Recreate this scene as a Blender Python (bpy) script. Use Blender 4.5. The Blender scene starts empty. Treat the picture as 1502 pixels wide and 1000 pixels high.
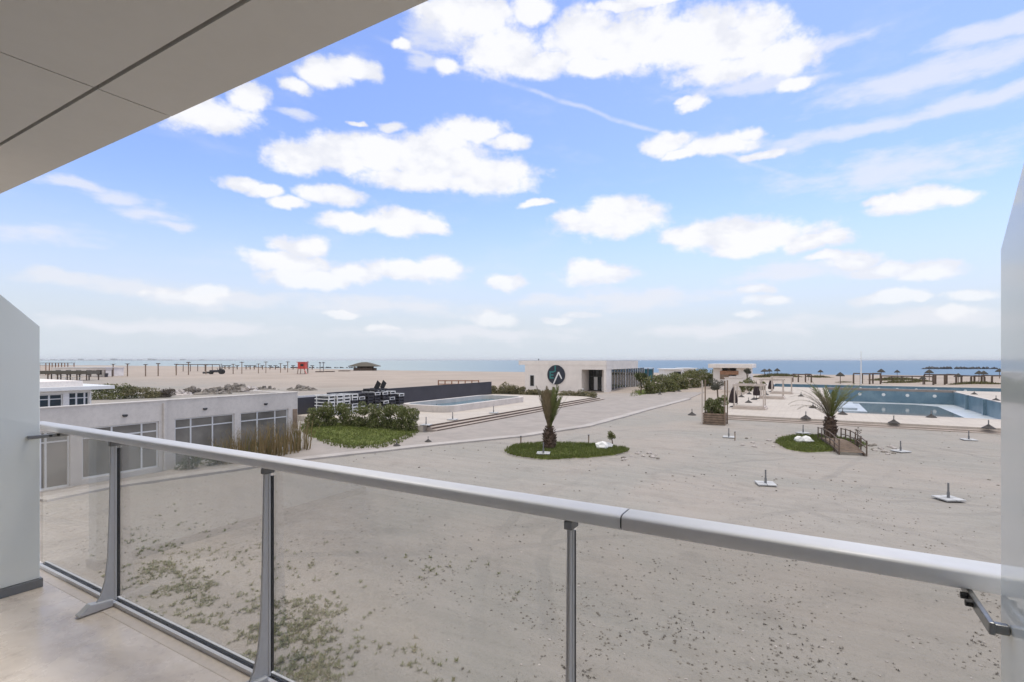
import bpy, bmesh, math, random
from mathutils import Vector, Matrix, noise as mnoise

random.seed(7)
C = bpy.context.scene.collection
R = math.radians
# ------------------------------------------------------------------ camera geometry
# world x runs along the balcony railing (to the right), y runs outward from the hotel front
F = 755.0                       # focal length in photo pixels (photo is 1502 wide)
HZ = 527.0                      # horizon row
YAW = math.atan2(443.0, 755.0)  # camera is turned this far left of the outward normal
CS, SN = math.cos(YAW), math.sin(YAW)
EYE = 5.5

def cw(xc, d):                  # camera-horizontal frame to world
    return (CS*xc - SN*d, SN*xc + CS*d)

def P(px, py, z=0.0):           # world point seen at a photo pixel, at height z
    d = F*(EYE - z)/(py - HZ)
    x, y = cw((px-751.0)*d/F, d)
    return Vector((x, y, z))

def PD(px, py, d):              # world point seen at a photo pixel at a given depth
    x, y = cw((px-751.0)*d/F, d)
    return Vector((x, y, EYE - (py-HZ)*d/F))

def onX(px, x):                 # y where the view column px meets the plane x = const
    r = (px-751.0)/F
    d = x/(CS*r - SN)
    return (SN*r + CS)*d

def onY(px, y):                 # x where the view column px meets the plane y = const
    r = (px-751.0)/F
    d = y/(SN*r + CS)
    return (CS*r - SN)*d

ORD = ['first', 'second', 'third', 'fourth', 'fifth', 'sixth', 'seventh', 'eighth', 'ninth', 'tenth',
       'eleventh', 'twelfth', 'thirteenth', 'fourteenth', 'fifteenth', 'sixteenth', 'seventeenth', 'eighteenth']

# ------------------------------------------------------------------ object helpers
def tag(o, label=None, cat=None, group=None, kind=None):
    if label: o['label'] = label
    if cat: o['category'] = cat
    if group: o['group'] = group
    if kind: o['kind'] = kind
    return o

def empty(name, loc, label, cat, group=None, rz=0.0):
    o = bpy.data.objects.new(name, None)
    o.empty_display_size = 0.2
    C.objects.link(o)
    o.location = loc
    o.rotation_euler = (0, 0, rz)
    tag(o, label, cat, group)
    return o

def dup(root, loc, rz=None, label=None, group=None, scale=None):
    r = root.copy(); C.objects.link(r)
    r.location = loc
    if rz is not None: r.rotation_euler = (0, 0, rz)
    if scale is not None: r.scale = (scale, scale, scale) if not hasattr(scale, '__len__') else scale
    if label: r['label'] = label
    if group: r['group'] = group
    for ch in list(root.children):
        c = ch.copy(); C.objects.link(c); c.parent = r
        for g in list(ch.children):
            d = g.copy(); C.objects.link(d); d.parent = c
    return r

class MB:
    """collects shapes, then links them as one mesh object"""
    def __init__(self):
        self.v = []; self.f = []
    def add(self, vs, fs):
        b = len(self.v)
        self.v += [tuple(p) for p in vs]
        self.f += [tuple(i+b for i in f) for f in fs]
        return self
    def box(self, x0, x1, y0, y1, z0, z1):
        vs = [(x0,y0,z0),(x1,y0,z0),(x1,y1,z0),(x0,y1,z0),(x0,y0,z1),(x1,y0,z1),(x1,y1,z1),(x0,y1,z1)]
        return self.add(vs, [(0,3,2,1),(4,5,6,7),(0,1,5,4),(1,2,6,5),(2,3,7,6),(3,0,4,7)])
    def cbox(self, c, s, rot=None):
        vs = []
        for z in (-.5,.5):
            for x, y in ((-.5,-.5),(.5,-.5),(.5,.5),(-.5,.5)):
                p = Vector((x*s[0], y*s[1], z*s[2]))
                if rot is not None: p = rot @ p
                vs.append(Vector(c)+p)
        return self.add(vs, [(0,3,2,1),(4,5,6,7),(0,1,5,4),(1,2,6,5),(2,3,7,6),(3,0,4,7)])
    def bar(self, p, q, w, h, up=(0,0,1)):
        p = Vector(p); q = Vector(q); d = (q-p).normalized()
        u = Vector(up)
        if abs(d.dot(u)) > .97: u = Vector((0,1,0))
        s = d.cross(u).normalized(); t = s.cross(d)
        vs = []
        for e in (p, q):
            for a, b in ((-1,-1),(1,-1),(1,1),(-1,1)):
                vs.append(e + s*(a*w/2) + t*(b*h/2))
        return self.add(vs, [(0,1,2,3),(7,6,5,4),(0,4,5,1),(1,5,6,2),(2,6,7,3),(3,7,4,0)])
    def tube(self, pts, rad, seg=8, cap=True):
        pts = [Vector(p) for p in pts]
        n = len(pts)
        rs = rad if hasattr(rad, '__len__') else [rad]*n
        vs = []; fs = []
        ref = Vector((0,0,1))
        for i, p in enumerate(pts):
            d = (pts[min(i+1,n-1)] - pts[max(i-1,0)]).normalized()
            r = ref if abs(d.dot(ref)) < .95 else Vector((1,0,0))
            s = d.cross(r).normalized(); t = s.cross(d)
            for k in range(seg):
                a = 2*math.pi*k/seg
                vs.append(p + (s*math.cos(a) + t*math.sin(a))*rs[i])
        for i in range(n-1):
            for k in range(seg):
                a = i*seg+k; b = i*seg+(k+1)%seg
                fs.append((a, b, b+seg, a+seg))
        if cap:
            fs.append(tuple(range(seg-1,-1,-1)))
            fs.append(tuple((n-1)*seg+k for k in range(seg)))
        return self.add(vs, fs)
    def lathe(self, prof, seg=16, c=(0,0,0)):
        vs = []; fs = []
        for r, z in prof:
            for k in range(seg):
                a = 2*math.pi*k/seg
                vs.append((c[0]+r*math.cos(a), c[1]+r*math.sin(a), c[2]+z))
        for i in range(len(prof)-1):
            for k in range(seg):
                a = i*seg+k; b = i*seg+(k+1)%seg
                fs.append((a, b, b+seg, a+seg))
        fs.append(tuple(range(seg-1,-1,-1)))
        fs.append(tuple((len(prof)-1)*seg+k for k in range(seg)))
        return self.add(vs, fs)
    def prism(self, poly, z0, z1):          # poly of (x,y), extruded in z
        n = len(poly)
        vs = [(x,y,z0) for x,y in poly] + [(x,y,z1) for x,y in poly]
        fs = [tuple(range(n-1,-1,-1)), tuple(range(n,2*n))]
        fs += [(i,(i+1)%n,n+(i+1)%n,n+i) for i in range(n)]
        return self.add(vs, fs)
    def prismx(self, poly, x0, x1):         # poly of (y,z), extruded in x
        n = len(poly)
        vs = [(x0,y,z) for y,z in poly] + [(x1,y,z) for y,z in poly]
        fs = [tuple(range(n-1,-1,-1)), tuple(range(n,2*n))]
        fs += [(i,(i+1)%n,n+(i+1)%n,n+i) for i in range(n)]
        return self.add(vs, fs)
    def prismy(self, poly, y0, y1):         # poly of (x,z), extruded in y
        n = len(poly)
        vs = [(x,y0,z) for x,z in poly] + [(x,y1,z) for x,z in poly]
        fs = [tuple(range(n)), tuple(range(2*n-1,n-1,-1))]
        fs += [(i,n+i,n+(i+1)%n,(i+1)%n) for i in range(n)]
        return self.add(vs, fs)
    def build(self, name, mat, parent=None, bevel=0.0, smooth=False, at=None, seg=2):
        o0 = Vector((0,0,0))
        if parent is not None and parent.type == 'EMPTY': o0 = Vector(parent.location)
        elif parent is not None and '_o' in parent.keys(): o0 = Vector(parent['_o'])
        if at is not None: o0 = Vector(at)
        me = bpy.data.meshes.new(name)
        me.from_pydata([(a-o0.x, b-o0.y, c-o0.z) for a,b,c in self.v], [], self.f)
        me.validate()
        bm = bmesh.new(); bm.from_mesh(me)
        bmesh.ops.recalc_face_normals(bm, faces=bm.faces)
        if bevel > 0:
            eds = [e for e in bm.edges if len(e.link_faces) == 2 and e.calc_face_angle(0) > .5]
            bmesh.ops.bevel(bm, geom=eds, offset=bevel, segments=seg, affect='EDGES', profile=.5, clamp_overlap=True)
        if smooth:
            for f in bm.faces: f.smooth = True
        bm.to_mesh(me); bm.free()
        me.materials.append(mat)
        o = bpy.data.objects.new(name, me); C.objects.link(o)
        if parent is not None: o.parent = parent
        if at is not None: o.location = at
        return o

def raw(name, vs, fs, mat, parent=None, smooth=False):   # many-faced meshes (leaves, grass) without bmesh
    me = bpy.data.meshes.new(name)
    me.from_pydata(vs, [], fs)
    if smooth:
        me.polygons.foreach_set('use_smooth', [True]*len(me.polygons))
    me.materials.append(mat)
    o = bpy.data.objects.new(name, me); C.objects.link(o)
    if parent is not None: o.parent = parent
    return o

# ------------------------------------------------------------------ materials
def nt(name):
    m = bpy.data.materials.new(name); m.use_nodes = True
    t = m.node_tree; t.nodes.clear()
    out = t.nodes.new('ShaderNodeOutputMaterial')
    return m, t, out
def N(t, kind, **kw):
    n = t.nodes.new(kind)
    for k, v in kw.items():
        if k.startswith('i_'):
            key = k[2:]
            n.inputs[int(key) if key.isdigit() else key.replace('_',' ')].default_value = v
        else: setattr(n, k, v)
    return n
def L(t, a, b): t.links.new(a, b)
def c4(c): return (c[0], c[1], c[2], 1.0)
def mixc(t, fac, a, b, mode='MIX'):
    n = t.nodes.new('ShaderNodeMix'); n.data_type = 'RGBA'; n.blend_type = mode
    for idx, v in ((0, fac), (6, a), (7, b)):
        if isinstance(v, (int, float)): n.inputs[idx].default_value = v
        elif isinstance(v, tuple): n.inputs[idx].default_value = c4(v)
        else: L(t, v, n.inputs[idx])
    return n.outputs[2]
def noisef(t, vec, scale, detail=4, rough=.55, dist=0.0):
    n = N(t, 'ShaderNodeTexNoise', noise_dimensions='3D')
    n.inputs['Scale'].default_value = scale; n.inputs['Detail'].default_value = detail
    n.inputs['Roughness'].default_value = rough; n.inputs['Distortion'].default_value = dist
    if vec is not None: L(t, vec, n.inputs['Vector'])
    return n.outputs[0]
def ramp(t, fac, a, b, lo=0.0, hi=1.0):
    n = N(t, 'ShaderNodeMapRange', clamp=True, interpolation_type='SMOOTHSTEP')
    L(t, fac, n.inputs[0]); n.inputs[1].default_value = a; n.inputs[2].default_value = b
    n.inputs[3].default_value = lo; n.inputs[4].default_value = hi
    return n.outputs[0]
def math2(t, op, a, b=None):
    n = N(t, 'ShaderNodeMath', operation=op)
    for i, v in enumerate((a, b)):
        if v is None: continue
        if isinstance(v, (int, float)): n.inputs[i].default_value = v
        else: L(t, v, n.inputs[i])
    return n.outputs[0]

def simple(name, col, rough=.6, var=.12, scale=3.0, metal=0.0, bump=0.0, bscale=40.0, spec=.5, col2=None, streak=False, fine=.05):
    m, t, out = nt(name)
    b = N(t, 'ShaderNodeBsdfPrincipled')
    tc = N(t, 'ShaderNodeTexCoord')
    vec = tc.outputs['Object']
    if streak:
        mp = N(t, 'ShaderNodeMapping'); mp.inputs['Scale'].default_value = (1,1,.12)
        L(t, vec, mp.inputs[0]); vec = mp.outputs[0]
    f = noisef(t, vec, scale, 6, .6)
    f = ramp(t, f, .3, .7)
    dark = tuple(c*(1-var) for c in col) if col2 is None else col2
    lite = tuple(min(1, c*(1+var*.5)) for c in col) if col2 is None else col
    cc = mixc(t, f, dark, lite)
    if fine > 0:
        g = noisef(t, tc.outputs['Object'], scale*14, 3, .6)
        cc = mixc(t, ramp(t, g, .35, .7, 0, fine*4), cc, tuple(c*.6 for c in dark))
    L(t, cc, b.inputs['Base Color'])
    b.inputs['Roughness'].default_value = rough
    b.inputs['Metallic'].default_value = metal
    b.inputs['Specular IOR Level'].default_value = spec
    if bump > 0:
        bn = N(t, 'ShaderNodeBump'); bn.inputs['Strength'].default_value = bump; bn.inputs['Distance'].default_value = .02
        L(t, noisef(t, tc.outputs['Object'], bscale, 5, .6), bn.inputs['Height'])
        L(t, bn.outputs[0], b.inputs['Normal'])
    L(t, b.outputs[0], out.inputs[0])
    return m

def leafmat(name, a, b, c=None, cfrac=.0, rough=.55, nscale=1.3, trans=.25):
    """foliage: colour varies per leaf and per clump, some light passes through"""
    m, t, out = nt(name)
    geo = N(t, 'ShaderNodeNewGeometry'); tc = N(t, 'ShaderNodeTexCoord')
    rnd = geo.outputs['Random Per Island']
    clump = ramp(t, noisef(t, tc.outputs['Object'], nscale, 3, .5), .35, .65)
    f = math2(t, 'ADD', math2(t, 'MULTIPLY', rnd, .55), math2(t, 'MULTIPLY', clump, .45))
    col = mixc(t, f, a, b)
    if c is not None:
        sel = math2(t, 'LESS_THAN', N1(t, rnd), cfrac)
        col = mixc(t, sel, col, c)
    d = N(t, 'ShaderNodeBsdfPrincipled'); L(t, col, d.inputs['Base Color'])
    d.inputs['Roughness'].default_value = rough; d.inputs['Specular IOR Level'].default_value = .3
    tr = N(t, 'ShaderNodeBsdfTranslucent'); L(t, col, tr.inputs[0])
    mx = N(t, 'ShaderNodeMixShader'); mx.inputs[0].default_value = trans
    L(t, d.outputs[0], mx.inputs[1]); L(t, tr.outputs[0], mx.inputs[2])
    L(t, mx.outputs[0], out.inputs[0])
    return m
def N1(t, rnd):                 # a second independent random number from the first
    return math2(t, 'FRACT', math2(t, 'MULTIPLY', rnd, 37.31))

def glassmat(name, tint, refl=1.0, rough=.0):
    m, t, out = nt(name)
    tr = N(t, 'ShaderNodeBsdfTransparent'); tr.inputs[0].default_value = c4(tint)
    gl = N(t, 'ShaderNodeBsdfGlossy'); gl.inputs['Roughness'].default_value = rough
    gl.inputs[0].default_value = (1,1,1,1)
    fr = N(t, 'ShaderNodeFresnel'); fr.inputs[0].default_value = 1.35
    mx = N(t, 'ShaderNodeMixShader')
    L(t, math2(t, 'MULTIPLY', fr.outputs[0], refl), mx.inputs[0])
    L(t, tr.outputs[0], mx.inputs[1]); L(t, gl.outputs[0], mx.inputs[2])
    # a thin film of salt and dust
    tc = N(t, 'ShaderNodeTexCoord'); mp = N(t, 'ShaderNodeMapping'); mp.inputs['Scale'].default_value = (1,1,.25); L(t, tc.outputs['Object'], mp.inputs[0])
    df = N(t, 'ShaderNodeBsdfDiffuse'); df.inputs[0].default_value = (.62,.62,.60,1)
    m2 = N(t, 'ShaderNodeMixShader')
    L(t, ramp(t, noisef(t, mp.outputs[0], 6, 6, .65), .35, .75, .012, .05), m2.inputs[0])
    L(t, mx.outputs[0], m2.inputs[1]); L(t, df.outputs[0], m2.inputs[2])
    L(t, m2.outputs[0], out.inputs[0])
    return m

M = {}
M['rail'] = simple('powder_coated_aluminium', (.70,.69,.68), .42, .05, 2.0, metal=0.0, fine=.02)
M['alu'] = simple('grey_aluminium', (.60,.60,.60), .4, .08, 4.0, metal=.2, fine=.02, streak=True)
M['alu_dark'] = simple('dark_aluminium', (.22,.22,.22), .45, .1, 4.0, metal=.4, fine=.02)
M['gasket'] = simple('black_rubber', (.02,.02,.02), .6, .1, 5.0)
M['steel'] = simple('brushed_steel', (.3,.3,.29), .35, .2, 6.0, metal=.8)
M['white_paint'] = simple('white_wall_paint', (.74,.72,.70), .8, .08, .6, bump=.1)
M['cream_wall'] = simple('cream_render', (.82,.755,.70), .85, .09, .5, bump=.15)
M['grey_wall'] = simple('grey_render', (.60,.56,.52), .85, .10, .5, bump=.15, streak=True)
M['frame_white'] = simple('white_window_frame', (.66,.66,.66), .45, .05, 3.0)
M['frame_dark'] = simple('dark_window_frame', (.05,.05,.055), .5, .1, 3.0)
M['charcoal'] = simple('charcoal_wall_paint', (.052,.050,.060), .7, .15, .5, bump=.1)
M['wood'] = simple('weathered_timber', (.26,.185,.13), .75, .3, 3.0, streak=False, bump=.2)
M['wood_dark'] = simple('dark_timber', (.13,.09,.065), .7, .3, 3.0, bump=.2)
M['wood_orange'] = simple('orange_timber', (.36,.19,.11), .7, .25, 2.0)
M['pale_wood'] = simple('pale_painted_timber', (.55,.47,.41), .6, .12, 2.0)
M['thatch'] = simple('grey_thatch', (.13,.115,.09), .95, .35, 6.0, bump=.5, bscale=18)
M['thatch_dark'] = simple('dark_thatch', (.06,.055,.045), .95, .35, 6.0, bump=.5)
M['white_plastic'] = simple('white_plastic', (.78,.78,.77), .4, .05, 3.0)
M['black_fabric'] = simple('black_fabric', (.022,.022,.026), .85, .2, 6.0)
M['brown_fabric'] = simple('dark_brown_fabric', (.035,.022,.022), .85, .2, 6.0)
M['rubber_base'] = simple('weathered_dark_base', (.055,.048,.045), .8, .3, 5.0, bump=.2)
M['plate'] = simple('white_concrete_plate', (.50,.50,.50), .75, .18, 3.0, bump=.2)
M['rock_white'] = simple('white_rock', (.82,.80,.77), .8, .12, 3.0, bump=.4, bscale=8)
M['rock_dark'] = simple('dark_wet_rock', (.06,.055,.055), .8, .4, 1.0, bump=.5, bscale=2)
M['rubble'] = simple('broken_rubble', (.25,.22,.19), .95, .4, 1.2, bump=.6, bscale=5)
M['rubble_pale'] = simple('pale_rubble', (.5,.45,.42), .95, .3, 1.2, bump=.6, bscale=5)
M['red'] = simple('red_paint', (.62,.075,.05), .5, .15, 2.0)
M['pole_grey'] = simple('galvanised_pole', (.20,.20,.205), .5, .15, 5.0, metal=.3)
M['bark'] = simple('palm_bark', (.13,.085,.06), .95, .45, 9.0, bump=.6, bscale=25)
M['stem'] = simple('shrub_bark', (.15,.11,.08), .95, .3, 6.0)
M['logo_dark'] = simple('dark_logo_panel', (.016,.022,.038), .4, .1, 2.0)
M['logo_teal'] = simple('teal_lettering', (.03,.20,.20), .45, .05, 2.0)
M['logo_white'] = simple('white_lettering', (.80,.80,.80), .45, .05, 2.0)
M['pane'] = None
def pane_mat(name, col, rough=.04, var=.4, sc=.7):
    m, t, out = nt(name)
    b = N(t, 'ShaderNodeBsdfPrincipled'); tc = N(t, 'ShaderNodeTexCoord')
    f = ramp(t, noisef(t, tc.outputs['Object'], sc, 3, .5), .35, .65)
    L(t, mixc(t, f, tuple(c*(1-var) for c in col), col), b.inputs['Base Color'])
    b.inputs['Roughness'].default_value = rough
    b.inputs['Specular IOR Level'].default_value = .6
    L(t, b.outputs[0], out.inputs[0])
    return m
M['pane'] = pane_mat('dim_window_glass', (.24,.225,.20))
M['pane_blue'] = pane_mat('blue_window_glass', (.03,.055,.075))
M['pane_dark'] = pane_mat('dark_glazing', (.03,.032,.032))
M['rail_glass'] = glassmat('clear_balustrade_glass', (.915,.915,.903), .3)
M['oleander'] = leafmat('oleander_leaves', (.085,.105,.032), (.225,.235,.09), (.50,.43,.30), .07)
M['hedge'] = leafmat('hedge_leaves', (.095,.105,.035), (.23,.23,.09), (.45,.38,.30), .05)
M['hedge_dry'] = leafmat('dry_hedge_leaves', (.13,.12,.06), (.27,.24,.13), (.35,.29,.18), .08)
M['tree_leaf'] = leafmat('tree_leaves', (.05,.065,.022), (.13,.15,.06))
M['olive_leaf'] = leafmat('olive_leaves', (.07,.07,.05), (.16,.155,.12))
M['frond'] = leafmat('green_frond', (.09,.11,.03), (.20,.21,.075), rough=.5, nscale=.8)
M['frond_grey'] = leafmat('dusty_frond', (.15,.125,.085), (.27,.235,.17), rough=.7, nscale=.8)
M['frond_brown'] = leafmat('dry_frond', (.15,.115,.065), (.28,.215,.13), rough=.8, nscale=.8)
M['reed'] = leafmat('dry_reeds', (.20,.145,.065), (.36,.27,.14), (.16,.15,.06), .2)
M['weed'] = leafmat('weeds', (.145,.16,.065), (.25,.26,.13), (.27,.23,.14), .2)
M['dry_tuft'] = leafmat('dead_weeds', (.07,.055,.04), (.17,.14,.11))
M['turf'] = leafmat('turf_blades', (.10,.13,.028), (.19,.215,.06), (.19,.17,.07), .08, nscale=.6)
M['dune'] = leafmat('dune_grass', (.10,.095,.035), (.20,.18,.08))

def turf_base():
    m, t, out = nt('turf_ground')
    b = N(t, 'ShaderNodeBsdfPrincipled'); tc = N(t, 'ShaderNodeTexCoord'); v = tc.outputs['Object']
    a = ramp(t, noisef(t, v, .8, 5, .6), .35, .65)
    c = mixc(t, a, (.095,.12,.024), (.165,.19,.055))
    g = ramp(t, noisef(t, v, 9, 4, .6), .55, .75)
    c = mixc(t, math2(t, 'MULTIPLY', g, .7), c, (.17,.14,.06))
    bp = ramp(t, noisef(t, v, 1.7, 5, .7, .5), .58, .70)
    c = mixc(t, math2(t, 'MULTIPLY', bp, .75), c, (.24,.205,.14))
    L(t, c, b.inputs['Base Color']); b.inputs['Roughness'].default_value = .9
    b.inputs['Specular IOR Level'].default_value = .15
    bn = N(t, 'ShaderNodeBump'); bn.inputs['Strength'].default_value = .9; bn.inputs['Distance'].default_value = .05
    L(t, noisef(t, v, 30, 4, .7), bn.inputs['Height']); L(t, bn.outputs[0], b.inputs['Normal'])
    L(t, b.outputs[0], out.inputs[0]); return m
M['turf_base'] = turf_base()

def ground_mat():
    m, t, out = nt('sandy_ground')
    b = N(t, 'ShaderNodeBsdfPrincipled'); tc = N(t, 'ShaderNodeTexCoord'); v = tc.outputs['Object']
    sep = N(t, 'ShaderNodeSeparateXYZ'); L(t, v, sep.inputs[0])
    far = ramp(t, sep.outputs[1], 45, 95)
    grey = (.302,.286,.258); pink = (.352,.311,.275); beach = (.42,.35,.295)
    wn = N(t, 'ShaderNodeTexNoise'); wn.inputs['Scale'].default_value = .25; L(t, v, wn.inputs['Vector'])
    wo_ = N(t, 'ShaderNodeVectorMath', operation='MULTIPLY_ADD'); L(t, wn.outputs['Color'], wo_.inputs[0]); wo_.inputs[1].default_value = (1.2,1.2,0); L(t, v, wo_.inputs[2])
    fl = N(t, 'ShaderNodeVectorMath', operation='MULTIPLY'); L(t, wo_.outputs[0], fl.inputs[0]); fl.inputs[1].default_value = (1,1,0); wob = fl.outputs[0]
    TRACKS = ((-2,34,11),(-14,8,21),(9,20,17),(2,60,33),(-30,40,34))
    low = ramp(t, noisef(t, v, .09, 5, .6, .6), .38, .64)
    c = mixc(t, low, grey, pink)
    # long drag marks left by wheels and rakes
    mp = N(t, 'ShaderNodeMapping'); mp.inputs['Rotation'].default_value = (0,0,R(-24)); mp.inputs['Scale'].default_value = (.16,1.5,1)
    L(t, v, mp.inputs[0])
    st = ramp(t, noisef(t, mp.outputs[0], 1.1, 6, .68, .4), .36, .66)
    c = mixc(t, math2(t, 'MULTIPLY', st, .40), c, (.40,.365,.33))
    # trodden, damper patches
    dp = ramp(t, noisef(t, v, .55, 6, .65, .3), .50, .72)
    c = mixc(t, math2(t, 'MULTIPLY', dp, .38), c, (.225,.205,.185))
    # grit of several sizes
    g1 = ramp(t, noisef(t, v, 3.2, 6, .72), .56, .72)
    c = mixc(t, math2(t, 'MULTIPLY', g1, .45), c, (.18,.165,.145))
    g2 = ramp(t, noisef(t, v, 13, 5, .72), .585, .70)
    patch = ramp(t, noisef(t, v, .35, 4, .6), .36, .62, .25, .85)
    c = mixc(t, math2(t, 'MULTIPLY', g2, patch), c, (.115,.102,.088))
    g4 = ramp(t, noisef(t, v, 5.5, 5, .75), .60, .70)
    c = mixc(t, math2(t, 'MULTIPLY', g4, math2(t, 'MULTIPLY', patch, .6)), c, (.15,.135,.115))
    g3 = ramp(t, noisef(t, v, 11, 4, .7), .62, .75)
    c = mixc(t, math2(t, 'MULTIPLY', g3, .35), c, (.45,.41,.37))
    bl = ramp(t, noisef(t, v, .05, 5, .6, .4), .40, .62)
    bcol = mixc(t, bl, tuple(x*.90 for x in beach), beach)
    c = mixc(t, math2(t, 'MULTIPLY', far, .88), c, bcol)
    # wheel tracks turning across the yard
    trk = None
    for (cx, cy, rr_) in TRACKS:
        for off in (-.85, .85):
            d_ = N(t, 'ShaderNodeVectorMath', operation='DISTANCE'); L(t, wob, d_.inputs[0]); d_.inputs[1].default_value = (cx, cy, 0)
            e_ = math2(t, 'ABSOLUTE', math2(t, 'SUBTRACT', d_.outputs['Value'], rr_+off))
            e_ = ramp(t, e_, .10, .24, 1, 0)
            trk = e_ if trk is None else math2(t, 'MAXIMUM', trk, e_)
    brk = ramp(t, noisef(t, v, .22, 4, .6), .40, .62)
    trk = math2(t, 'MULTIPLY', math2(t, 'MULTIPLY', trk, brk), ramp(t, sep.outputs[1], 52, 45))
    c = mixc(t, math2(t, 'MULTIPLY', trk, .36), c, (.235,.222,.205))
    # wet sand at the waterline
    wet = ramp(t, sep.outputs[2], -.42, -.08, .55, 0)
    c = mixc(t, wet, c, (.16,.13,.10))
    L(t, c, b.inputs['Base Color']); b.inputs['Roughness'].default_value = .95
    b.inputs['Specular IOR Level'].default_value = .12
    h = math2(t, 'ADD', math2(t, 'MULTIPLY', noisef(t, v, 1.3, 6, .7), .10), math2(t, 'MULTIPLY', noisef(t, v, 9, 5, .7), .035))
    vo = N(t, 'ShaderNodeTexVoronoi', feature='F1'); vo.inputs['Scale'].default_value = 3.0; L(t, v, vo.inputs['Vector'])
    h = math2(t, 'ADD', h, math2(t, 'MULTIPLY', ramp(t, vo.outputs['Distance'], 0, .45), .02))
    h = math2(t, 'SUBTRACT', h, math2(t, 'MULTIPLY', trk, .03))
    bn = N(t, 'ShaderNodeBump'); bn.inputs['Strength'].default_value = 1.0; bn.inputs['Distance'].default_value = 1.0
    L(t, h, bn.inputs['Height']); L(t, bn.outputs[0], b.inputs['Normal'])
    L(t, b.outputs[0], out.inputs[0]); return m
M['ground'] = ground_mat()

def pave_mat(name, a, b2, dirt, tile=.6, dirt_amt=.5, joint=.02, rough=.8):
    m, t, out = nt(name)
    b = N(t, 'ShaderNodeBsdfPrincipled'); tc = N(t, 'ShaderNodeTexCoord'); v = tc.outputs['Object']
    c = mixc(t, ramp(t, noisef(t, v, .7, 5, .6), .35, .65), a, b2)
    if tile > 0:
        br = N(t, 'ShaderNodeTexBrick'); L(t, v, br.inputs['Vector'])
        br.inputs['Scale'].default_value = 1.0; br.inputs['Mortar Size'].default_value = joint
        br.inputs['Brick Width'].default_value = tile; br.inputs['Row Height'].default_value = tile
        br.offset = 0.0
        c = mixc(t, math2(t, 'MULTIPLY', br.outputs['Fac'], .5), c, tuple(x*.55 for x in a))
    d = ramp(t, noisef(t, v, .35, 6, .65, .4), .45, .72)
    c = mixc(t, math2(t, 'MULTIPLY', d, dirt_amt), c, dirt)
    g = ramp(t, noisef(t, v, 12, 4, .7), .6, .75)
    c = mixc(t, math2(t, 'MULTIPLY', g, .35), c, tuple(x*.6 for x in dirt))
    L(t, c, b.inputs['Base Color']); b.inputs['Roughness'].default_value = rough
    b.inputs['Specular IOR Level'].default_value = .25
    bn = N(t, 'ShaderNodeBump'); bn.inputs['Strength'].default_value = .4; bn.inputs['Distance'].default_value = .02
    L(t, noisef(t, v, 12, 5, .65), bn.inputs['Height']); L(t, bn.outputs[0], b.inputs['Normal'])
    L(t, b.outputs[0], out.inputs[0]); return m
M['terrace'] = pave_mat('cream_paving', (.475,.42,.365), (.525,.47,.41), (.38,.33,.29), .6, .45, .012)
M['path'] = pave_mat('sandy_path', (.31,.278,.25), (.36,.315,.282), (.25,.222,.2), 0, .6)
M['kerb'] = pave_mat('pale_kerb', (.40,.365,.34), (.46,.42,.385), (.30,.27,.245), 0, .7)
M['step'] = pave_mat('sandy_steps', (.37,.31,.27), (.42,.355,.31), (.28,.235,.20), 0, .6)

def tile_floor():
    m, t, out = nt('beige_porcelain_tile')
    b = N(t, 'ShaderNodeBsdfPrincipled'); tc = N(t, 'ShaderNodeTexCoord'); v = tc.outputs['Object']
    c = mixc(t, ramp(t, noisef(t, v, 2.2, 6, .65, .8), .3, .7), (.62,.535,.445), (.79,.70,.60))
    c = mixc(t, ramp(t, noisef(t, v, 9, 5, .7), .5, .75, 0, .35), c, (.33,.25,.20))
    br = N(t, 'ShaderNodeTexBrick'); L(t, v, br.inputs['Vector']); br.offset = 0
    br.inputs['Scale'].default_value = 1; br.inputs['Mortar Size'].default_value = .003
    br.inputs['Brick Width'].default_value = .6; br.inputs['Row Height'].default_value = .6
    c = mixc(t, math2(t, 'MULTIPLY', br.outputs['Fac'], .06), c, (.25,.21,.19))
    L(t, c, b.inputs['Base Color'])
    L(t, ramp(t, noisef(t, v, 5, 5, .6), .3, .7, .16, .38), b.inputs['Roughness'])
    bn = N(t, 'ShaderNodeBump'); bn.inputs['Strength'].default_value = .1; bn.inputs['Distance'].default_value = .01
    L(t, noisef(t, v, 6, 4, .6), bn.inputs['Height']); L(t, bn.outputs[0], b.inputs['Normal'])
    L(t, b.outputs[0], out.inputs[0]); return m
M['tile'] = tile_floor()
M['strip'] = simple('pale_threshold_stone', (.70,.615,.53), .45, .10, 2.0)
M['soffit'] = simple('taupe_soffit_panel', (.67,.635,.57), .55, .04, .8, fine=.01)
M['plinth'] = simple('grey_plinth', (.22,.225,.225), .5, .1, 3.0)

def frosted():
    m, t, out = nt('frosted_glass_partition')
    b = N(t, 'ShaderNodeBsdfPrincipled'); tc = N(t, 'ShaderNodeTexCoord'); v = tc.outputs['Object']
    c = mixc(t, ramp(t, noisef(t, v, 1.2, 4, .5), .3, .7), (.84,.87,.80), (.87,.90,.84))
    L(t, c, b.inputs['Base Color']); b.inputs['Roughness'].default_value = .10
    b.inputs['Specular IOR Level'].default_value = .5
    b.inputs['Coat Weight'].default_value = .6; b.inputs['Coat Roughness'].default_value = .02
    L(t, b.outputs[0], out.inputs[0]); return m
M['frosted'] = frosted()

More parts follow.
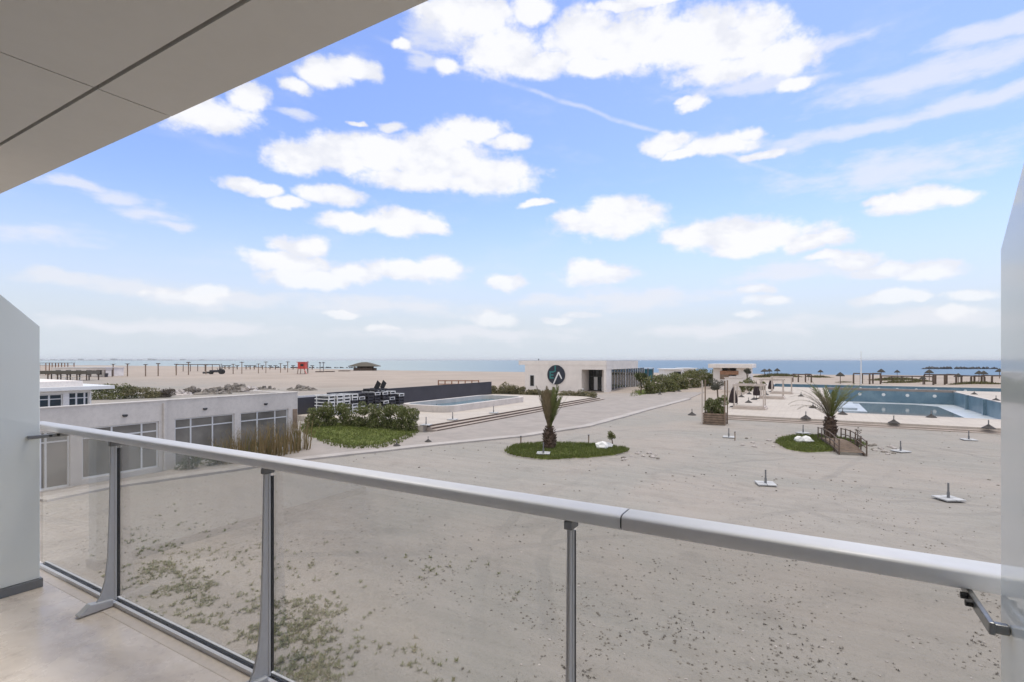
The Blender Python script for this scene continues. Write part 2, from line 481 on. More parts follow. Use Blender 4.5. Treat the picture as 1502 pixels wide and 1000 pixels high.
def pool_tile(name, a, b2):
    m, t, out = nt(name)
    b = N(t, 'ShaderNodeBsdfPrincipled'); tc = N(t, 'ShaderNodeTexCoord'); v = tc.outputs['Object']
    c = mixc(t, ramp(t, noisef(t, v, .6, 5, .6), .35, .65), a, b2)
    ck = N(t, 'ShaderNodeTexNoise'); ck.inputs['Scale'].default_value = 6; ck.inputs['Detail'].default_value = 3; L(t, v, ck.inputs['Vector'])
    c = mixc(t, ramp(t, ck.outputs[0], .5, .7, 0, .4), c, tuple(x*.65 for x in a))
    L(t, c, b.inputs['Base Color']); b.inputs['Roughness'].default_value = .35
    L(t, b.outputs[0], out.inputs[0]); return m
M['pool_tile'] = pool_tile('blue_pool_mosaic', (.12,.205,.265), (.18,.27,.325))
M['pool_floor'] = pool_tile('pale_pool_floor', (.42,.46,.49), (.53,.57,.60))
M['coping'] = simple('pool_coping', (.30,.25,.22), .7, .2, 1.0)
M['pool_coping_pale'] = simple('pale_pool_coping', (.62,.56,.51), .7, .12, 1.0)

def water_mat(name, col, rough=.08, bump=.15, scale=2.5, spec=.5, col2=None, dist=.05, streak=(1,1,1)):
    m, t, out = nt(name)
    b = N(t, 'ShaderNodeBsdfPrincipled'); tc = N(t, 'ShaderNodeTexCoord'); v = tc.outputs['Object']
    if col2 is not None:
        c = mixc(t, ramp(t, noisef(t, v, .008, 4, .6), .35, .65), col, col2)
        L(t, c, b.inputs['Base Color'])
    else: b.inputs['Base Color'].default_value = c4(col)
    b.inputs['Roughness'].default_value = rough
    b.inputs['IOR'].default_value = 1.33; b.inputs['Specular IOR Level'].default_value = spec
    mp = N(t, 'ShaderNodeMapping'); mp.inputs['Scale'].default_value = streak; L(t, v, mp.inputs[0])
    bn = N(t, 'ShaderNodeBump'); bn.inputs['Strength'].default_value = bump; bn.inputs['Distance'].default_value = dist
    L(t, noisef(t, mp.outputs[0], scale, 5, .6), bn.inputs['Height']); L(t, bn.outputs[0], b.inputs['Normal'])
    L(t, b.outputs[0], out.inputs[0]); return m
M['puddle'] = water_mat('shallow_pool_water', (.12,.14,.145), .05, .05, 3)
M['pool_water'] = water_mat('pool_water', (.05,.15,.20), .06, .3, 2.5)

def sea_mat():
    m, t, out = nt('sea_water')
    b = N(t, 'ShaderNodeBsdfPrincipled'); tc = N(t, 'ShaderNodeTexCoord'); v = tc.outputs['Object']
    sep = N(t, 'ShaderNodeSeparateXYZ'); L(t, v, sep.inputs[0])
    # paler grey-green water towards the left, deeper blue towards the right
    q = math2(t, 'DIVIDE', sep.outputs[0], math2(t, 'ADD', math2(t, 'ABSOLUTE', sep.outputs[1]), 1.0))
    side = ramp(t, q, -1.05, -.15)
    c = mixc(t, side, (.33,.385,.385), (.125,.20,.285))
    mp = N(t, 'ShaderNodeMapping'); mp.inputs['Rotation'].default_value = (0,0,YAW); mp.inputs['Scale'].default_value = (.15,1,1); L(t, v, mp.inputs[0])
    st = ramp(t, noisef(t, mp.outputs[0], .05, 6, .65), .35, .68)
    c = mixc(t, math2(t, 'MULTIPLY', st, .35), c, mixc(t, side, (.40,.455,.455), (.185,.275,.36)))
    L(t, c, b.inputs['Base Color'])
    b.inputs['Roughness'].default_value = .45; b.inputs['IOR'].default_value = 1.33; b.inputs['Specular IOR Level'].default_value = .22
    bn = N(t, 'ShaderNodeBump'); bn.inputs['Strength'].default_value = .6; bn.inputs['Distance'].default_value = .4
    L(t, noisef(t, mp.outputs[0], .9, 5, .6), bn.inputs['Height']); L(t, bn.outputs[0], b.inputs['Normal'])
    L(t, b.outputs[0], out.inputs[0]); return m
M['sea'] = sea_mat()
M['foam'] = simple('surf_foam', (.75,.76,.76), .8, .1, .3)
M['city'] = simple('far_city_facade', (.45,.45,.46), .9, .2, .01)

# ================================================================== SETTING: ground, sea, paths, terraces, pools
SHORE = [P(px, py) for px, py in ((-700,531.5),(100,534),(330,536.3),(600,541.8),(730,543.2),(1150,546.8),(1300,548),(1460,549),(2200,551.5))]
def shore_d(x, y):              # signed distance to the waterline (positive = out in the water)
    best = 1e9; sgn = -1
    p = Vector((x, y))
    for a, b in zip(SHORE, SHORE[1:]):
        a2 = Vector((a.x, a.y)); b2 = Vector((b.x, b.y)); d = b2-a2
        t = max(0, min(1, (p-a2).dot(d)/d.length_squared))
        q = p-(a2+d*t); l = q.length
        if l < best:
            best = l
            sgn = 1 if d.x*q.y - d.y*q.x > 0 else -1
    return best*sgn

PT = (-9.0, 46.0, 52.0, 128.0)          # pool terrace  x0 x1 y0 y1
POOL = (2.0, 19.5, 59.5, 108.0)
STRIP = (-7.2, 42.0, 111.5, 125.0)
LT = (-41.5, -25.8, 30.5, 66.5)         # lounge terrace
TZ, LZ = .35, .45

ISL1 = [P(px,py) for px,py in ((741,663),(750,656),(770,652),(800,650.5),(840,651),(880,653),(905,656),(922,660),(912,665),(880,670),(840,673),(800,674),(765,671),(748,667))]
ISL2 = [P(px,py) for px,py in ((1138,648),(1150,641.5),(1180,639),(1215,640),(1250,646),(1272,652),(1262,656),(1235,659),(1212,662),(1180,663.5),(1155,659),(1143,653))]
ISL3 = [P(px,py) for px,py in ((440,629),(452,640),(464,645),(484,654),(515,658.5),(548,658.5),(580,652),(604,642),(613,634),(606,626),(560,620),(500,617),(455,618))]
ISL4 = [P(px,py) for px,py in ((924,580.5),(940,579.8),(965,576.5),(992,572.6),(1010,569.5),(1000,566),(960,566),(935,569))]

def ground_z(x, y):
    s = shore_d(x, y) if y > 95 or x < -200 else -200
    r = math.hypot(x, y)
    z = 0.022*mnoise.fractal(Vector((x*.9, y*.9, 0)), .8, 2.1, 4) + .03*mnoise.noise(Vector((x*.13, y*.13, 3)))
    if r > 75:
        k = min(1, (r-75)/40)
        z += k*(.28*mnoise.fractal(Vector((x*.05, y*.035, 1)), .9, 2.0, 4))
        # low bulldozed banks of sand across the left-hand beach
        dpt = -SN*x + CS*y
        if x < -20:
            for dc, wd, h in ((118, 4, .55), (97, 3, .45), (140, 5, .40)):
                wob = 4*mnoise.noise(Vector((x*.06, dc, 2)))
                z += h*math.exp(-((dpt-dc-wob)/wd)**2)*max(0, .4+mnoise.noise(Vector((x*.05, dc, 7)))*1.4)*min(1, (-20-x)/20)
    if s > -14:
        t = min(1, (s+14)/14.0)
        z = z*(1-t) - .36*t
        if s > 0: z = -.36 - min(3.0, s*.06)
    if PT[0]+1.3 < x < PT[1] and PT[2]+1.3 < y < PT[3]-1.0: z = -3.2
    return z

def make_ground():
    vs = []; fs = []
    na = 560
    radii = [.0]
    r = 1.2
    while r < 700:
        radii.append(r); r *= 1.0145 if r < 260 else 1.05
    radii += [800, 1200, 2500, 6000, 13000, 30000]
    # more columns where the view looks, fewer behind
    angs = []
    a0 = YAW + math.pi/2
    for i in range(na):
        t = i/na
        if t < .8: angs.append(a0 - R(58) + R(116)*t/.8)
        else: angs.append(a0 + R(58) + R(244)*(t-.8)/.2)
    vs.append((0, 0, ground_z(0, 0)))
    for r in radii[1:]:
        for a in angs:
            x = r*math.cos(a); y = r*math.sin(a)
            z = ground_z(x, y) if r < 750 else -4.0
            vs.append((x, y, z))
    for i in range(na): fs.append((0, 1+i, 1+(i+1) % na))
    for k in range(len(radii)-2):
        b = 1+k*na
        for i in range(na):
            j = (i+1) % na
            fs.append((b+i, b+na+i, b+na+j, b+j))
    o = raw('ground', vs, fs, M['ground'], smooth=True)
    tag(o, kind='structure')
make_ground()

# sea: one sheet from the beach to the horizon
o = MB().add([(-16000,60,-.34),(16000,60,-.34),(16000,30000,-.34),(-16000,30000,-.34)], [(0,1,2,3)])
def sea_sheet():
    pts = []
    ring = [Vector((p.x, p.y, -.34)) for p in SHORE]
    # inner edge lies under the sand a little landward of the waterline
    inn = []
    for i, p in enumerate(ring):
        d = (ring[min(i+1, len(ring)-1)]-ring[max(i-1, 0)]).normalized()
        nrm = Vector((-d.y, d.x, 0))
        inn.append(p - nrm*9)
    far = []
    for p in inn:
        a = Vector((p.x, p.y, 0)).normalized()
        far.append(Vector((a.x*28000, a.y*28000, -.34)))
    mid = [Vector((q.x*.02+p.x*.9, q.y*.02+p.y*.9, -.34)) for p, q in zip(inn, far)]
    n = len(inn)
    vs = inn+mid+far
    fs = []
    for k in range(2):
        for i in range(n-1):
            fs.append((k*n+i, k*n+i+1, (k+1)*n+i+1, (k+1)*n+i))
    s = raw('sea', vs, fs, M['sea'])
    tag(s, kind='structure')
sea_sheet()

# sandy path between the kerb line and the buildings
KERB = [P(px,py) for px,py in ((60,735),(150,716),(240,703),(340,689),(430,675),(500,667.5),(640,652),(760,640),(860,625),(940,603),(1010,584.5))]
poly = [(p.x, p.y) for p in KERB] + [(-16,92),(-29,80),(-29.8,67),(LT[1]+.9,66),(LT[1]+1,30.2),(-29,24),(-27.2,21.5),(-27.4,3)]
def inpoly(x, y, pl):
    c = False; j = len(pl)-1
    for i in range(len(pl)):
        if (pl[i][1] > y) != (pl[j][1] > y) and x < (pl[j][0]-pl[i][0])*(y-pl[i][1])/(pl[j][1]-pl[i][1]+1e-12)+pl[i][0]: c = not c
        j = i
    return c
pth = MB()
pth.prism(poly, -.2, .07)
o = pth.build('path', M['path']); tag(o, kind='structure')
kb = MB()
def ribbon(mb, pts, w, z0, z1):
    n = len(pts); vs = []; fs = []
    for i, p in enumerate(pts):
        d = (pts[min(i+1,n-1)]-pts[max(i-1,0)]); d = Vector((d.x, d.y, 0)).normalized()
        s = Vector((d.y, -d.x, 0))*w/2
        for q, z in ((p-s, z0), (p-s, z1), (p+s, z1), (p+s, z0)): vs.append((q.x, q.y, z))
    for i in range(n-1):
        for k in range(4):
            a = i*4+k; b = i*4+(k+1) % 4
            fs.append((a, b, b+4, a+4))
    fs.append((0,1,2,3)); fs.append(tuple((n-1)*4+k for k in (3,2,1,0)))
    mb.add(vs, fs)
dense = []
for a, b in zip(KERB, KERB[1:]):
    for k in range(8):
        q = a.lerp(b, k/8); w = .12*mnoise.noise(Vector((q.x*.6, q.y*.6, 5)))
        dense.append(q + Vector((w, w, 0)))
dense.append(KERB[-1])
ribbon(kb, dense, .75, -.1, .11)
o = kb.build('kerb', M['kerb'], bevel=.015); tag(o, kind='structure')

# lounge terrace with its steps
t = MB()
t.box(LT[0], LT[1], LT[2], LT[3], -.3, LZ)
o = t.build('lounge_terrace', M['terrace'], bevel=.01); tag(o, kind='structure')
t = MB()
t.box(LT[1]+.002, LT[1]+.5, LT[2]+.4, LT[3]+.5, -.3, .31)
t.box(LT[1]+.502, LT[1]+1.0, LT[2]+.4, LT[3]+1.0, -.3, .17)
o = t.build('lounge_steps', M['step'], bevel=.01); tag(o, kind='structure')
t = MB()
for xx, zt in ((LT[1]+.003,LZ-.03),(LT[1]+.503,.285),(LT[1]+1.003,.145)): t.box(xx, xx+.012, LT[2]+.5, LT[3]+.3, zt-.105, zt)
o = t.build('step_risers', M['wood_dark']); tag(o, kind='structure')

# pool terrace: slabs round the two basins
t = MB()
x0,x1,y0,y1 = PT; a0,a1,b0,b1 = POOL; s0,s1,u0,u1 = STRIP
t.box(x0, x1, y0, b0, -.4, TZ)
t.box(x0, a0, b0, b1, -.4, TZ)
t.box(a1, x1, b0, b1, -.4, TZ)
t.box(x0, x1, b1, u0, -.4, TZ)
t.box(x0, s0, u0, u1, -.4, TZ)
t.box(s1, x1, u0, u1, -.4, TZ)
t.box(x0, x1, u1, y1, -.4, TZ)
o = t.build('pool_terrace', M['terrace']); tag(o, kind='structure')
t = MB()
t.box(x0+.4, x1, y0-.55, y0-.003, -.3, .18)
t.box(x0+.8, x1, y0-1.05, y0-.553, -.3, .07)
o = t.build('pool_terrace_step', M['step'], bevel=.01); tag(o, kind='structure')

root = empty('swimming_pool', ((a0+a1)/2, b0, -1.9), 'large drained rectangular swimming pool with blue mosaic walls, near side of the terrace', 'swimming pool')
FLZ = -1.75
w = MB()
w.box(a0-.25, a0+.02, b0-.25, b1+.25, FLZ-.2, TZ-.045); w.box(a1-.02, a1+.25, b0-.25, b1+.25, FLZ-.2, TZ-.045)
w.box(a0+.021, a1-.021, b0-.25, b0+.02, FLZ-.2, TZ-.045); w.box(a0+.021, a1-.021, b1-.02, b1+.25, FLZ-.2, TZ-.045)
for yy in (69, 78, 90, 99): w.box(a1-.35, a1-.021, yy-.3, yy+.3, FLZ, TZ-.05)   # piers in the side wall
w.build('wall', M['pool_tile'], root)
f = MB(); f.box(a0-.2, a1+.2, b0-.2, b1+.2, FLZ-.3, FLZ)
f.box(a0+.003, a0+4.2, 84, 99, FLZ-.1, FLZ+.28); f.box(a0+.003, a0+3.2, 86, 98, FLZ+.2, FLZ+.55)
f.build('floor', M['pool_floor'], root)
cp = MB()
for (p,q,r_,s_) in ((a0-.32,a0+.04,b0-.3,b1+.3),(a1-.04,a1+.32,b0-.3,b1+.3)): cp.box(p,q,r_,s_,TZ-.04,TZ+.03)
cp.box(a0+.042,a1-.042,b0-.3,b0+.04,TZ-.04,TZ+.03)
cp.build('coping', M['pool_coping_pale'], root)
cp = MB(); cp.box(a0-.32,a1+.32,b1-.04,b1+.9,TZ-.16,TZ+.22); cp.build('far_coping', M['coping'], root)
for k, px in enumerate((1261,1296,1331,1371)):
    xx = onY(px, b1-.05)
    l = MB()
    for i in range(1): l.lathe([(.26,0),(.26,.05),(.18,.07),(.0001,.075)], 14)
    l.v = [(vx+xx, b1-.022-vz, vy-.45) for vx,vy,vz in l.v]
    l.build('pool_light', M['white_plastic'], root)
wp = [(onY(1268,103)-.3,103),(onY(1382,103),103),(onY(1396,93),93),(onY(1424,76),76),(onY(1300,74),74),(onY(1262,74),74),(onY(1261,88),88)]
wt = MB()
pd_ = MB().prism([(4.6,70),(14.0,68.5),(16.2,84),(16.5,102),(14,104.5),(5.4,104.0),(5.2,88)], FLZ-.05, FLZ+.035)
o = pd_.build('shallow_water', M['puddle']); tag(o, kind='structure')

root = empty('channel_pool', ((s0+s1)/2, u0, -1.0), 'long narrow blue pool channel beyond the large drained pool', 'swimming pool')
w = MB()
w.box(s0-.25, s0+.02, u0-.25, u1+.25, -1.2, TZ-.045); w.box(s1-.02, s1+.25, u0-.25, u1+.25, -1.2, TZ-.045)
w.box(s0+.021, s1-.021, u0-.25, u0+.02, -1.2, TZ-.045); w.box(s0+.021, s1-.021, u1-.02, u1+.25, -1.2, TZ-.045)
w.build('wall', M['pool_tile'], root)
f = MB(); f.box(s0-.2, s1+.2, u0-.2, u1+.2, -1.3, -1.0); f.build('floor', M['pool_tile'], root)
for k, px in enumerate((1262,1289,1316,1344,1373,1416)):
    xx = onY(px, u1-.05)
    l = MB(); l.lathe([(.26,0),(.26,.05),(.0001,.075)], 12)
    l.v = [(vx+xx, u1-.022-vz, vy-.25) for vx,vy,vz in l.v]
    l.build('pool_light', M['white_plastic'], root)
cp = MB(); cp.box(s0-.3,s1+.3,u1-.04,u1+.35,TZ-.04,TZ+.06); cp.build('coping', M['pool_coping_pale'], root)
o = MB().box(s0+.025, s1-.025, u0+.025, u1-.025, -1.05, -.62).build('channel_water', M['pool_water']); tag(o, kind='structure')

# small raised pool on the lounge terrace
def rrect(x0,x1,y0,y1,r,n=6):
    pl = []
    for cx,cy,a in ((x1-r,y1-r,0),(x0+r,y1-r,90),(x0+r,y0+r,180),(x1-r,y0+r,270)):
        for k in range(n+1):
            q = R(a+90*k/n); pl.append((cx+r*math.cos(q), cy+r*math.sin(q)))
    return pl
root = empty('raised_pool', (-33.2,47,LZ), 'small raised plunge pool full of blue water on the cream lounge terrace', 'pool')
out_ = rrect(-36.4,-30.0,39.0,55.0,1.6); inn_ = rrect(-35.9,-30.5,39.5,54.5,1.2)
n = len(out_)
rim = MB()
vs = [(x,y,LZ-.05) for x,y in out_]+[(x,y,LZ+.62) for x,y in out_]+[(x,y,LZ+.62) for x,y in inn_]+[(x,y,LZ+.0) for x,y in inn_]
fs = []
for k in range(3):
    for i in range(n): fs.append((k*n+i, k*n+(i+1)%n, (k+1)*n+(i+1)%n, (k+1)*n+i))
rim.add(vs, fs); rim.build('rim', M['pool_coping_pale'], root)
o = MB().prism(rrect(-35.95,-30.45,39.45,54.55,1.2), LZ+.02, LZ+.16).build('plunge_water', M['pool_water']); tag(o, kind='structure')

# turf islands: a low mound each, with blades
def island(pts, h, dens, nm):
    cx = sum(p.x for p in pts)/len(pts); cy = sum(p.y for p in pts)/len(pts)
    ring = []
    n = len(pts)
    for i in range(n):                      # smooth the outline and roughen it
        a, b, c_, d = pts[i-1], pts[i], pts[(i+1)%n], pts[(i+2)%n]
        for k in range(14):
            t_ = k/14
            q = .5*((2*b)+(-a+c_)*t_+(2*a-5*b+4*c_-d)*t_**2+(-a+3*b-3*c_+d)*t_**3)
            wv = 1+.04*mnoise.noise(Vector((q.x*1.4, q.y*1.4, 2)))+.05*mnoise.fractal(Vector((q.x*4, q.y*4, 5)), .7, 2, 3)
            ring.append((cx+(q.x-cx)*wv, cy+(q.y-cy)*wv))
    vs = []; fs = []
    m_ = len(ring); lev = 8
    for k in range(lev+1):
        s = 1-k/lev if k < lev else .02
        for x, y in ring:
            xx = cx+(x-cx)*s; yy = cy+(y-cy)*s
            zz = -.06 + (h+.06)*min(1, (1-s)*3.2)**.6 + .03*mnoise.noise(Vector((xx*.8, yy*.8, 1)))
            vs.append((xx, yy, zz))
    for k in range(lev):
        for i in range(m_):
            fs.append((k*m_+i, k*m_+(i+1)%m_, (k+1)*m_+(i+1)%m_, (k+1)*m_+i))
    o = raw('lawn', vs, fs, M['turf_base'], smooth=True); tag(o, kind='structure')
    # blades
    bv = []; bf = []
    xs = [p[0] for p in ring]; ys = [p[1] for p in ring]
    rnd = random.Random(len(pts)*31)
    k = 0
    while k < dens:
        x = rnd.uniform(min(xs), max(xs)); y = rnd.uniform(min(ys), max(ys))
        if not inpoly(x, y, ring): continue
        k += 1
        z = h*.55
        for ox in range(3):
            a = rnd.uniform(0, 6.28); l = rnd.uniform(.10, .20); w_ = .022
            bx, by = math.cos(a), math.sin(a); lx, ly = rnd.uniform(-.08,.08), rnd.uniform(-.08,.08)
            b0 = len(bv)
            bv += [(x-bx*w_, y-by*w_, z), (x+bx*w_, y+by*w_, z), (x+lx, y+ly, z+l)]
            bf.append((b0, b0+1, b0+2))
    g = raw('grass', bv, bf, M['turf']); tag(g, kind='stuff')
island(ISL1, .12, 5500, 'a'); island(ISL2, .12, 4000, 'b'); island(ISL3, .12, 6000, 'c'); island(ISL4, .10, 1500, 'd')

# ================================================================== BALCONY
FZ = 4.0; CZ = 6.75
o = MB().box(-7.5, 4.0, -1.6, 1.53, FZ-.28, FZ).build('balcony_floor', M['tile']); tag(o, kind='structure')
o = MB().box(-4.86, .60, 1.405, 1.529, FZ-.05, FZ+.002).build('balcony_threshold', M['strip'], bevel=.004); tag(o, kind='structure')
o = MB().box(-7.5, 4.0, -1.6, 1.405, CZ+.05, CZ+.35).build('balcony_slab', M['alu_dark']); tag(o, kind='structure')
pan = MB()
xs = [-7.5, -5.26, -2.86, -.46, 1.94, 4.0]; ys = [-1.6, -.42, 1.078, 1.40]
for i in range(len(xs)-1):
    for j in range(len(ys)-1):
        gy = .009 if j else .009
        pan.box(xs[i]+.005, xs[i+1]-.005, ys[j]+gy, ys[j+1]-(gy if j < 2 else 0), CZ, CZ+.048)
o = pan.build('balcony_ceiling', M['soffit']); tag(o, kind='structure')
bw = MB(); bw.box(-4.41, .315, -1.4, -1.2, FZ, CZ-.002)
o = bw.build('hotel_wall', M['white_paint']); tag(o, kind='structure')

def partition(x0, x1, side, label):
    root = empty('balcony_partition', ((x0+x1)/2, .1, FZ), label, 'partition')
    p = MB().prismx([(-1.19,FZ+.06),(1.355,FZ+.06),(1.355,5.715),(.33,6.742),(-1.19,6.742)], x0, x1)
    p.build('panel', M['frosted'], root, bevel=.004)
    q = MB().box(x0-.012, x1+.012, -1.19, 1.368, FZ+.001, FZ+.058); q.build('plinth', M['plinth'], root, bevel=.003)
partition(-4.53, -4.41, 1, 'tall frosted glass partition standing at the left end of the balcony')
partition(.315, .435, -1, 'tall frosted glass partition standing at the right end of the balcony')

rail = empty('balcony_railing', (-2.0, 1.49, FZ), 'grey aluminium balcony railing with clear glass panels and a rounded handrail', 'railing')
# handrail: flattened oval bar in two lengths
def oval(n=20, w=.098, h=.046):
    pl = []
    for k in range(n):
        a = 2*math.pi*k/n
        ca, sa = math.cos(a), math.sin(a)
        e = .42
        pl.append((math.copysign(abs(ca)**e, ca)*w/2, math.copysign(abs(sa)**e, sa)*h/2))
    return pl
RY = 1.490; RZ = 5.05-.023
prof = [(RY+a, RZ+b) for a, b in oval()]
for xa, xb in ((-4.9, -.4845), (-.4795, .62)):
    h = MB().prismx(prof, xa, xb)
    ho = h.build('handrail', M['rail'], rail)
    for p in ho.data.polygons: p.use_smooth = len(p.vertices) == 4
sl = MB().prismx([(RY+a*.93, RZ+b*.86) for a,b in oval()], -.53, -.43); sl.build('joint_sleeve', M['gasket'], rail)
PXS = (-3.685, -2.18, -.655)
for x in PXS:
    po = MB()
    inner = [(1.378,.035),(1.410,.09),(1.432,.17),(1.445,.30),(1.454,.55),(1.459,.80),(1.463,.985)]
    outer = [(1.492,.985),(1.492,.035)]
    po.prismx([(y,FZ+z) for y,z in inner+outer], x-.004, x+.004)          # web
    for k in range(len(inner)-1):                                            # flange along the inner edge
        (ya,za),(yb,zb) = inner[k], inner[k+1]
        po.add([(x-.0068,ya,FZ+za),(x+.0068,ya,FZ+za),(x+.0068,yb,FZ+zb),(x-.0068,yb,FZ+zb),
                (x-.0068,ya+.010,FZ+za),(x+.0068,ya+.010,FZ+za),(x+.0068,yb+.010,FZ+zb),(x-.0068,yb+.010,FZ+zb)],
               [(0,1,2,3),(7,6,5,4),(0,4,5,1),(1,5,6,2),(2,6,7,3),(3,7,4,0)])
    po.box(x-.0068, x+.0068, 1.483, 1.4935, FZ+.035, FZ+.985)
    pob = po.build('post', M['alu'], rail, bevel=.002)
    ft = MB().prismx([(1.295,FZ+.007),(1.47,FZ+.007),(1.47,FZ+.05),(1.40,FZ+.055),(1.352,FZ+.062),(1.318,FZ+.032),(1.295,FZ+.018)], x-.024, x+.024)
    ft.build('foot', M['alu'], rail, bevel=.006)
    sd = MB().box(x-.0135, x+.0135, 1.455, 1.51, 4.975, 5.002); sd.build('saddle', M['alu_dark'], rail, bevel=.003)
    gk = MB().box(x-.004, x+.004, 1.496, 1.512, FZ+.05, 4.96)
    gk.build('glass_gasket', M['gasket'], rail)
edges = [-4.86] + [v for x in PXS for v in (x-.0075, x+.0075)] + [.60]
for k in range(0, len(edges), 2):
    a, b = edges[k]+.003, edges[k+1]-.003
    MB().box(a, b, 1.499, 1.509, FZ+.015, 5.004).build('glass_panel', M['rail_glass'], rail)
MB().box(-4.86, .60, 1.474, 1.4935, FZ+.007, FZ+.024).box(-4.86, .60, 1.521, 1.535, FZ+.007, FZ+.024).box(-4.86, .60, 1.474, 1.535, FZ+.002, FZ+.0065).build('bottom_track', M['rail'], rail, bevel=.002)
MB().box(-4.86, .60, 1.494, 1.4985, FZ+.0068, FZ+.022).box(-4.86, .60, 1.5095, 1.5205, FZ+.0068, FZ+.022).build('track_gasket', M['gasket'], rail)
for xb, sx in ((.288, 1), (-4.385, -1)):
    br = MB()
    br.box(xb-.005, xb+.005, 1.285, 1.50, 4.984, 5.008)
    br.box(min(xb, xb+sx*.026), max(xb, xb+sx*.026), 1.288, 1.306, 4.987, 5.005)
    br.build('wall_bracket', M['steel'], rail, bevel=.003)
    for yy in (1.40, 1.44):
        MB().tube([(xb-sx*.005, yy, 4.996), (xb-sx*.017, yy, 4.996)], .007, 10).build('bracket_bolt', M['gasket'], rail)
    MB().box(xb-.014, xb+.014, 1.46, 1.50, 5.0085, 5.0105).build('bracket_tab', M['gasket'], rail)

# ================================================================== BUILDINGS AND WALLS
# long low grey building down the left side: its glazed front is the plane x = -27.7
XB = -27.7; BH = 3.47
def low_building(name, ya, yb, label, wins, xf, lamps, endh=2.5):
    root = empty(name, (xf-3.5, (ya+yb)/2, 0), label, 'building')
    w = MB()
    # front wall in pieces round the openings
    y = ya
    for (wa, wb, sill, head, mull, tr) in wins:
        if wa > y: w.box(xf-.3, xf, y, wa, -.2, BH)
        w.box(xf-.3, xf, wa, wb, head, BH)
        if sill > 0.02: w.box(xf-.3, xf, wa, wb, -.2, sill)
        y = wb
    w.box(xf-.3, xf, y, yb, -.2, BH)
    w.box(xf-4.5, xf-.302, ya, ya+.3, -.2, 2.5); w.box(xf-4.5, xf-.302, yb-.3, yb, -.2, endh)
    w.box(xf-4.5, xf-4.2, ya+.302, yb-.302, -.2, 2.5)
    w.build('wall', M['grey_wall'], root)
    r = MB(); r.box(xf-4.4, xf-.35, ya+.05, yb-.35, 2.502, 2.62); r.build('roof', M['rubble_pale'], root)
    c = MB(); c.box(xf-.34, xf+.03, ya-.02, yb+.02, BH+.002, BH+.05); c.build('coping', M['grey_wall'], root)
    for (wa, wb, sill, head, mull, tr) in wins:
        fw = .07
        f = MB()
        f.box(xf-.16, xf-.08, wa+.002, wa+fw, sill+.002, head-.002); f.box(xf-.16, xf-.08, wb-fw, wb-.002, sill+.002, head-.002)
        f.box(xf-.16, xf-.08, wa+fw, wb-fw, head-fw, head-.002); f.box(xf-.16, xf-.08, wa+fw, wb-fw, sill+.002, sill+fw)
        segs = [wa+fw]+list(mull)+[wb-fw]
        for m_ in mull: f.box(xf-.158, xf-.082, m_-.035, m_+.035, sill+fw, head-fw)
        for a, b in zip(segs, segs[1:]):
            a2 = a+(.036 if a in mull else 0.001); b2 = b-(.036 if b in mull else .001)
            f.box(xf-.157, xf-.083, a2, b2, tr-.03, tr+.03)
        wo = f.build('window', M['frame_white'], root)
        p = MB(); p.box(xf-.13, xf-.115, wa+.02, wb-.02, sill+.02, head-.02)
        p.build('pane', M['pane'], wo, at=None) if False else None
        pm = MB(); pm.box(xf-.13, xf-.115, wa+.02, wb-.02, sill+.02, head-.02)
        pm.v = [(a-root.location.x, b-root.location.y, c_-root.location.z) for a,b,c_ in pm.v]
        pm.build('pane', M['pane'], wo)
    for yl in lamps:
        l = MB(); l.box(xf+.001, xf+.08, yl-.10, yl+.10, 2.88, 2.96); l.box(xf+.02, xf+.06, yl-.08, yl+.08, 2.85, 2.879)
        l.build('wall_lamp', M['frame_dark'], root, bevel=.01)
    return root
Y1 = onX(245, XB); Y2 = onX(438, XB)
lm = low_building('glazed_building', -4, Y1, 'low grey building with white framed glazing nearest the balcony, seen behind the railing',
    [(1.2, onX(103,XB), .06, 2.5, [onX(60,XB), onX(68,XB)], 2.03), (onX(120,XB), onX(233,XB), .25, 2.5, [onX(165,XB), onX(209,XB)], 2.03)], XB, [onX(183,XB)])
lb = low_building('glazed_building', Y1+.03, Y2, 'low grey building with white framed glazing and dry reeds in front of it',
    [(onX(256.5,XB-.1), onX(344,XB-.1), .12, 2.52, [onX(281,XB-.1), onX(313,XB-.1)], 2.03), (onX(353,XB-.1), onX(423,XB-.1), .12, 2.52, [onX(378.5,XB-.1), onX(404.5,XB-.1)], 2.03)], XB-.1, [onX(302,XB), onX(391,XB)], BH)
g = MB().tube([(XB+.06, Y1-.15, .1), (XB+.06, Y1-.15, BH-.1)], .05, 8); g.build('downpipe', M['grey_wall'], lm)
nb = MB().box(XB-.099, XB-.06, onX(431,XB), onX(437,XB), 1.25, 2.45); nb.build('notice_board', M['wood'], lb)

# white building with blue windows standing behind it
root = empty('white_building', (-46, 14, 0), 'white flat roofed building with blue windows behind the low grey building', 'building')
xw = -44.0
ye = onX(134, xw)
w = MB()
wa1, wb1, wa2, wb2 = onX(55,xw), onX(92.5,xw), onX(101,xw), onX(131.5,xw)
for a, b, lo, hi in ((-2,wa1,-.2,3.42),(wa1,wb1,-.2,.4),(wa1,wb1,3.2,3.42),(wb1,wa2,-.2,3.42),(wa2,wb2,-.2,.4),(wa2,wb2,3.27,3.42),(wb2,ye,-.2,3.42)):
    w.box(xw-.3, xw, a, b, lo, hi)
w.box(xw-9, xw-.302, ye-.3, ye, -.2, 3.42); w.box(xw-9, xw-8.7, -2, ye-.302, -.2, 3.42)
w.build('wall', M['white_paint'], root)
r = MB(); r.box(xw-9.2, xw+.35, -2, onX(168,xw+.3), 3.422, 3.66); r.build('roof', M['white_plastic'], root)
r = MB(); r.box(xw-9.0, xw-.4, -2, onX(133,xw)-.3, 3.662, 4.03); r.build('parapet', M['cream_wall'], root)
